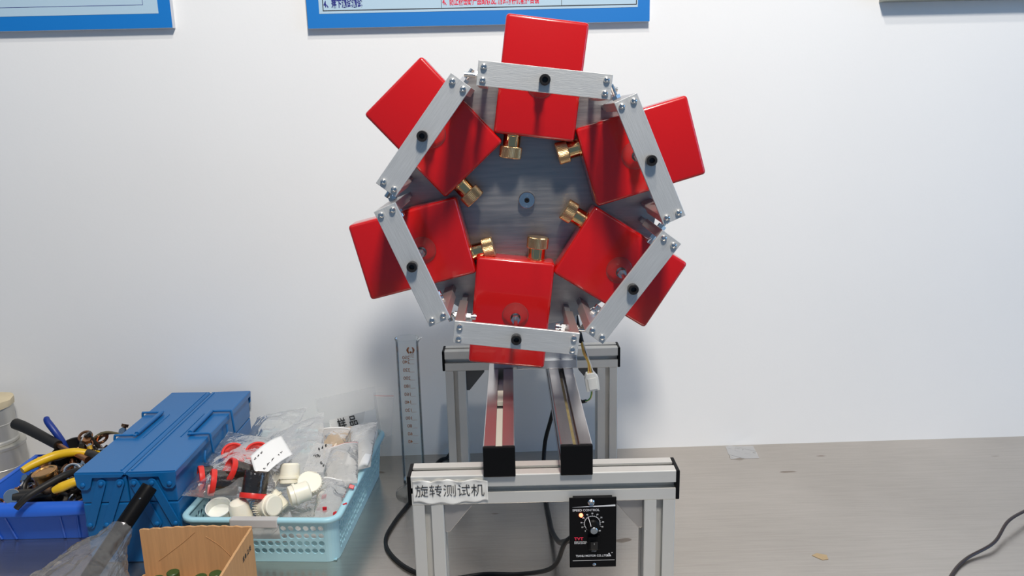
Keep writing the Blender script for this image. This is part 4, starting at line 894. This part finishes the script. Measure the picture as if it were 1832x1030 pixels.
scribble(SLP, sf, 0.82, 0.70, 0.15, 0.85, 5, 5); scribble(SLP, sf, 0.25, 0.22, 0.05, 0.35, 3, 6)
# crumpled clear bags
bag('zip_bag', [(-0.485, 0.335, -0.175), (-0.365, 0.315, -0.172), (-0.404, 0.505, -0.108), (-0.505, 0.47, -0.138)], 0.030, 'large clear bag with a raised pointed corner in the middle of the basket', 'bag_haze', 4, 0.008, freq=20)
bag('zip_bag', [(-0.560, 0.46, -0.170), (-0.470, 0.45, -0.165), (-0.450, 0.560, -0.118), (-0.555, 0.565, -0.140)], 0.040, 'crumpled clear bag between the toolbox and the wall end of the basket', 'bag_haze', 5, 0.010)
bag('zip_bag', [(-0.370, 0.250, -0.195), (-0.325, 0.245, -0.195), (-0.325, 0.345, -0.172), (-0.380, 0.350, -0.165)], 0.026, 'small clear bag with red scraps at the front right of the basket', 'bag_haze', 6, 0.006, zipc='paper')
bag('zip_bag', [(-0.368, 0.335, -0.175), (-0.310, 0.330, -0.172), (-0.326, 0.436, -0.138), (-0.384, 0.414, -0.142)], 0.030, 'grey clear zip bag with a red seal near the right side of the basket', 'bag_milky', 7, 0.007, zipc='red_ink')
M['beige'] = film('beige_filled_film', (0.96, 0.80, 0.62), 0.9, 0.62, 0.2, 0.6, 50)
bag('zip_bag', [(-0.404, 0.415, -0.165), (-0.350, 0.415, -0.165), (-0.345, 0.470, -0.125), (-0.408, 0.470, -0.125)], 0.030, 'zip bag of beige parts in the middle of the basket', 'beige', 8, 0.005, zipc='paper')
bag('zip_bag', [(-0.335, 0.370, -0.170), (-0.298, 0.390, -0.170), (-0.296, 0.480, -0.118), (-0.350, 0.480, -0.128)], 0.020, 'zip bag holding a white cloth at the right rear of the basket', 'bag_milky', 9, 0.004)
t = thing('white_cloth', 'folded white cloth inside the bag at the right rear of the basket', 'cloth', (-0.325, 0.43, -0.165))
mb = MB(); mb.grid(lambda u, v: V((-0.342 + 0.040 * u + .006 * v, 0.385 + 0.075 * v, -0.166 + 0.034 * v + 0.003 * math.sin(u * 9 + v * 4))), 14, 16); part(mb, 'cloth_sheet', 'paper', t, smooth=True, thick=0.006)
for i, (x, y, z) in enumerate(((-0.352, 0.262, -0.183), (-0.322, 0.272, -0.180), (-0.318, 0.318, -0.172), (-0.362, 0.300, -0.180), (-0.333, 0.250, -0.186))):
    mb = MB(); mb.box((0, 0, 0), (0.007, 0.003, 0.009), Matrix.Translation((x, y, z)) @ Matrix.Rotation(i * 1.3, 4, (1, .4, .7)), bevel=0.0008)
    tag(mb.build('red_clip', 'red_stuff'), ('red clip at the middle of the front right bag in the basket', 'red clip against the right wall of the basket near its front corner', 'uppermost red clip by the right basket rim', 'red clip right of the big cream screw cap', 'red clip nearest the front rim in the basket corner')[i], 'clip', 'red clips in the small bags')
# sample bag standing up at the rear
q0 = [(-0.430, 0.572, -0.205), (-0.305, 0.565, -0.205), (-0.316, 0.575, -0.083), (-0.440, 0.582, -0.110)]
tS, nS, fS = bag('sample_bag', q0, 0.010, 'clear bag with a white card printed 样品 standing at the rear of the basket', 'bag', 11, 0.003, freq=9)
mb = MB(); fc = lambda u, v: V((-0.418 + 0.098 * u, 0.5675 + 0.004 * v, -0.200 + (0.045 + 0.030 * u + 0.0) * v + 0.008 * u * v))
cq = [V((-0.412, 0.566, -0.205)), V((-0.312, 0.562, -0.200)), V((-0.3165, 0.568, -0.128)), V((-0.412, 0.572, -0.152))]
mb.grid(lambda u, v: (cq[0] * (1 - u) + cq[1] * u) * (1 - v) + (cq[3] * (1 - u) + cq[2] * u) * v, 4, 4); CARD = part(mb, 'printed_card', 'paper', tS, thick=0.0005)
text('样 品', 0.0250, 'ink', 'lettering', CARD, frame((-0.3735, 0.5650, -0.1560), (0.965, -0.03, 0.24), (-0.24, 0.03, 0.97)), 'CENTER', 0.0003, 0.74, 0.0002)
bag('zip_bag', [(-0.318, 0.575, -0.195), (-0.288, 0.578, -0.190), (-0.280, 0.590, -0.103), (-0.322, 0.588, -0.100)], 0.006, 'narrow clear bag with a red seal at the rear right corner of the basket', 'bag', 12, 0.003, zipc='red_ink')
# small printed note bag text
t = thing('printed_note', 'small paper note with black writing between the clear bags', 'note', (-0.372, 0.37, -0.15))
nq = [V((-0.402, 0.330, -0.146)), V((-0.366, 0.322, -0.146)), V((-0.362, 0.385, -0.122)), V((-0.398, 0.392, -0.122))]
nf = lambda u, v: (nq[0] * (1 - u) + nq[1] * u) * (1 - v) + (nq[3] * (1 - u) + nq[2] * u) * v
mb = MB(); mb.grid(nf, 4, 4); NT = part(mb, 'note_sheet', 'bag_milky', t)
scribble(NT, nf, 0.35, 0.75, 0.75, 0.98, 3, 9, 0.0008); scribble(NT, nf, 0.2, 0.6, 0.55, 0.55, 5, 10, 0.0004); scribble(NT, nf, 0.7, 0.95, 0.35, 0.2, 3, 12, 0.0005)

# ================================================================ CARDBOARD BOX
CB = thing('cardboard_box', 'open brown cardboard box at the bottom edge in front of the basket', 'box', (-0.535, 0.08, T))
bx0, bx1, by0, by1, bz = -0.622, -0.448, -0.03, 0.189, -0.1705
def edge_wave(u): return 0.0012 * math.sin(u * 60) * 0.5 + 0.0035 * math.sin(PI * u) + 0.0008 * noise.noise(V((u * 40, 1, 2)))
def wallp(p, q, wave, nm, nrm_):
    mb = MB(); p, q = V(p), V(q); N = 60
    for off in (0, 1): pass
    f = lambda u, v: (p * (1 - u) + q * u) + V((0, 0, (bz + wave * edge_wave(u) - T - .001) * v)) 
    if nrm_: f = lambda u, v: (p * (1 - u) + q * u) + V((0, 0, (nrm_ + 0.004 * math.sin(u * 9)) * v))
    mb.grid(f, N, 10); o = part(mb, nm, 'card', CB, thick=0.0036); o.data.materials.append(M['card_out']); return o
z0 = T + .001
B1 = wallp((bx0, by1, z0), (bx1, by1, z0), 1, 'rear_panel', None); B2 = wallp((bx1, by1 - .0037, z0), (bx1, by0, z0), 0.3, 'side_panel', None)
B3 = wallp((bx0, by0, z0), (bx0, by1 - .0037, z0), 0.3, 'side_panel', 0.018); B4 = wallp((bx0 + .0037, by0, z0), (bx1 - .0037, by0, z0), 0.3, 'front_panel', None)
part(MB().box(((bx0 + bx1) / 2, (by0 + by1) / 2, T + .0022), (bx1 - bx0 - .006, by1 - by0 - .006, 0.003)), 'bottom_panel', 'card', CB)
for y_, z_, g_ in ((0.172, -0.196, '米'), (0.162, -0.196, '口'), (0.152, -0.196, '●'), (0.143, -0.196, '米')):
    text(g_, 0.0095, 'ink', 'printed_mark', B2, frame((bx1 + 0.0020, y_ - 0.004, z_), (0, 1, 0), (0, 0, 1)), 'CENTER', 0.0003, 0.8, 0.0001)
mb = MB(); mb.tube([(-0.520, 0.1868, -0.184), (-0.500, 0.1868, -0.200), (-0.482, 0.1868, -0.222)], 0.0004, 6); part(mb, 'crease', 'card', B1)
mb = MB(); mb.tube([(-0.536, 0.1868, -0.176), (-0.560, 0.1868, -0.196), (-0.598, 0.1868, -0.224)], 0.0004, 6); part(mb, 'crease', 'card', B1)
for i, (x, y) in enumerate(((-0.585, 0.150), (-0.545, 0.142), (-0.520, 0.152), (-0.568, 0.166), (-0.500, 0.160))):
    t = thing('green_vial', ('leftmost green capped vial in the cardboard box', 'green capped vial in the middle front of the cardboard box', 'second green capped vial from the right in the cardboard box', 'green capped vial nearest the rear panel of the cardboard box', 'rightmost green capped vial in the cardboard box')[i], 'vial', (x, y, T + .004), 'green vials in the cardboard box')
    MB().lathe([(0, 0), (0.009, 0), (0.009, 0.018), (0.006, 0.022), (0, 0.022)], 20).build('vial_body', 'milk', t, smooth=True)
    MB().lathe([(0.0095, 0.020), (0.0095, 0.031), (0.0085, 0.032), (0, 0.032)], 20).build('vial_cap', 'green', t, smooth=True)

# ================================================================ TOOL WITH BLACK HANDLE IN A PLASTIC BAG
BT = thing('black_handled_brush', 'black ribbed handle leaning on the toolbox out of a plastic bag', 'hand tool', (-0.665, 0.13, T))
hp, hq = V((-0.619, 0.228, -0.120)), V((-0.690, 0.115, -0.235))
hd = (hq - hp).normalized()
part(MB().tube([hp, hp + hd * .002, hp + hd * 0.05, hp + hd * 0.10, hq], (0.0110, 0.0125, 0.0125, 0.0120, 0.0115), 20), 'handle', 'black', BT, smooth=True, angle=50)
mb = MB()
for i in range(20):
    p = hp + hd * (0.006 + 0.0042 * i); mb.box((0, 0, 0), (0.0026, 0.0026, 0.0026), along(p + V((-0.0068, -0.0108, 0.0030)), hd), bevel=0.0004, seg=1)
part(mb, 'grip_studs', 'white_ink', BT)
part(MB().lathe([(0, 0), (0.0016, 0), (0.0012, 0.001), (0, 0.0012)], 12, along(hp + hd * .018 + V((0.003, -0.0118, 0.0055)), (0, -1, 0.5))), 'rivet', 'steel', BT, smooth=True)
part(MB().tube([hq, hq + hd * 0.02 + V((0, -0.01, 0.002)), hq + V((-0.025, -0.040, -0.012)), hq + V((-0.04, -0.075, -0.012))], (0.012, 0.020, 0.024, 0.014), 16), 'brush_head', 'rubber', BT, smooth=True)
PBG = thing('plastic_bag', 'crumpled smoky clear bag around the black handled tool on the bench', 'plastic bag', (-0.69, 0.08, T))
mb = MB()
ctr = [V((-0.648, 0.182, -0.166)), V((-0.658, 0.165, -0.180)), V((-0.668, 0.130, -0.197)), V((-0.670, 0.085, -0.208)), V((-0.672, 0.03, -0.216)), V((-0.672, -0.03, -0.222))]
rad = [(0.017, 0.015), (0.026, 0.020), (0.048, 0.036), (0.066, 0.046), (0.078, 0.046), (0.078, 0.040)]
def pb(u, v):
    a = 2 * PI * u; x = v * (len(ctr) - 1); i = min(int(x), len(ctr) - 2); t_ = x - i
    c_ = ctr[i] * (1 - t_) + ctr[i + 1] * t_; rx = rad[i][0] * (1 - t_) + rad[i + 1][0] * t_; rz = rad[i][1] * (1 - t_) + rad[i + 1][1] * t_
    w_ = 1 + 0.10 * (1 - 2 * abs(noise.noise(V((math.cos(a) * 3.1, math.sin(a) * 3.1 + 4, v * 7))))) + 0.16 * noise.noise(V((math.cos(a) * 2.2, math.sin(a) * 2.2, v * 5))) + 0.07 * noise.noise(V((math.cos(a) * 7, math.sin(a) * 7, v * 14)))
    p = c_ + V((math.cos(a) * rx * w_, -0.25 * math.sin(a) * rz, math.sin(a) * rz * w_)); p.z = max(p.z, T + 0.0015 + 0.001 * math.sin(a * 5)); return p
mb.grid(pb, 64, 60, True); part(mb, 'bag_film', 'bag_grey', PBG, smooth=True, angle=180)
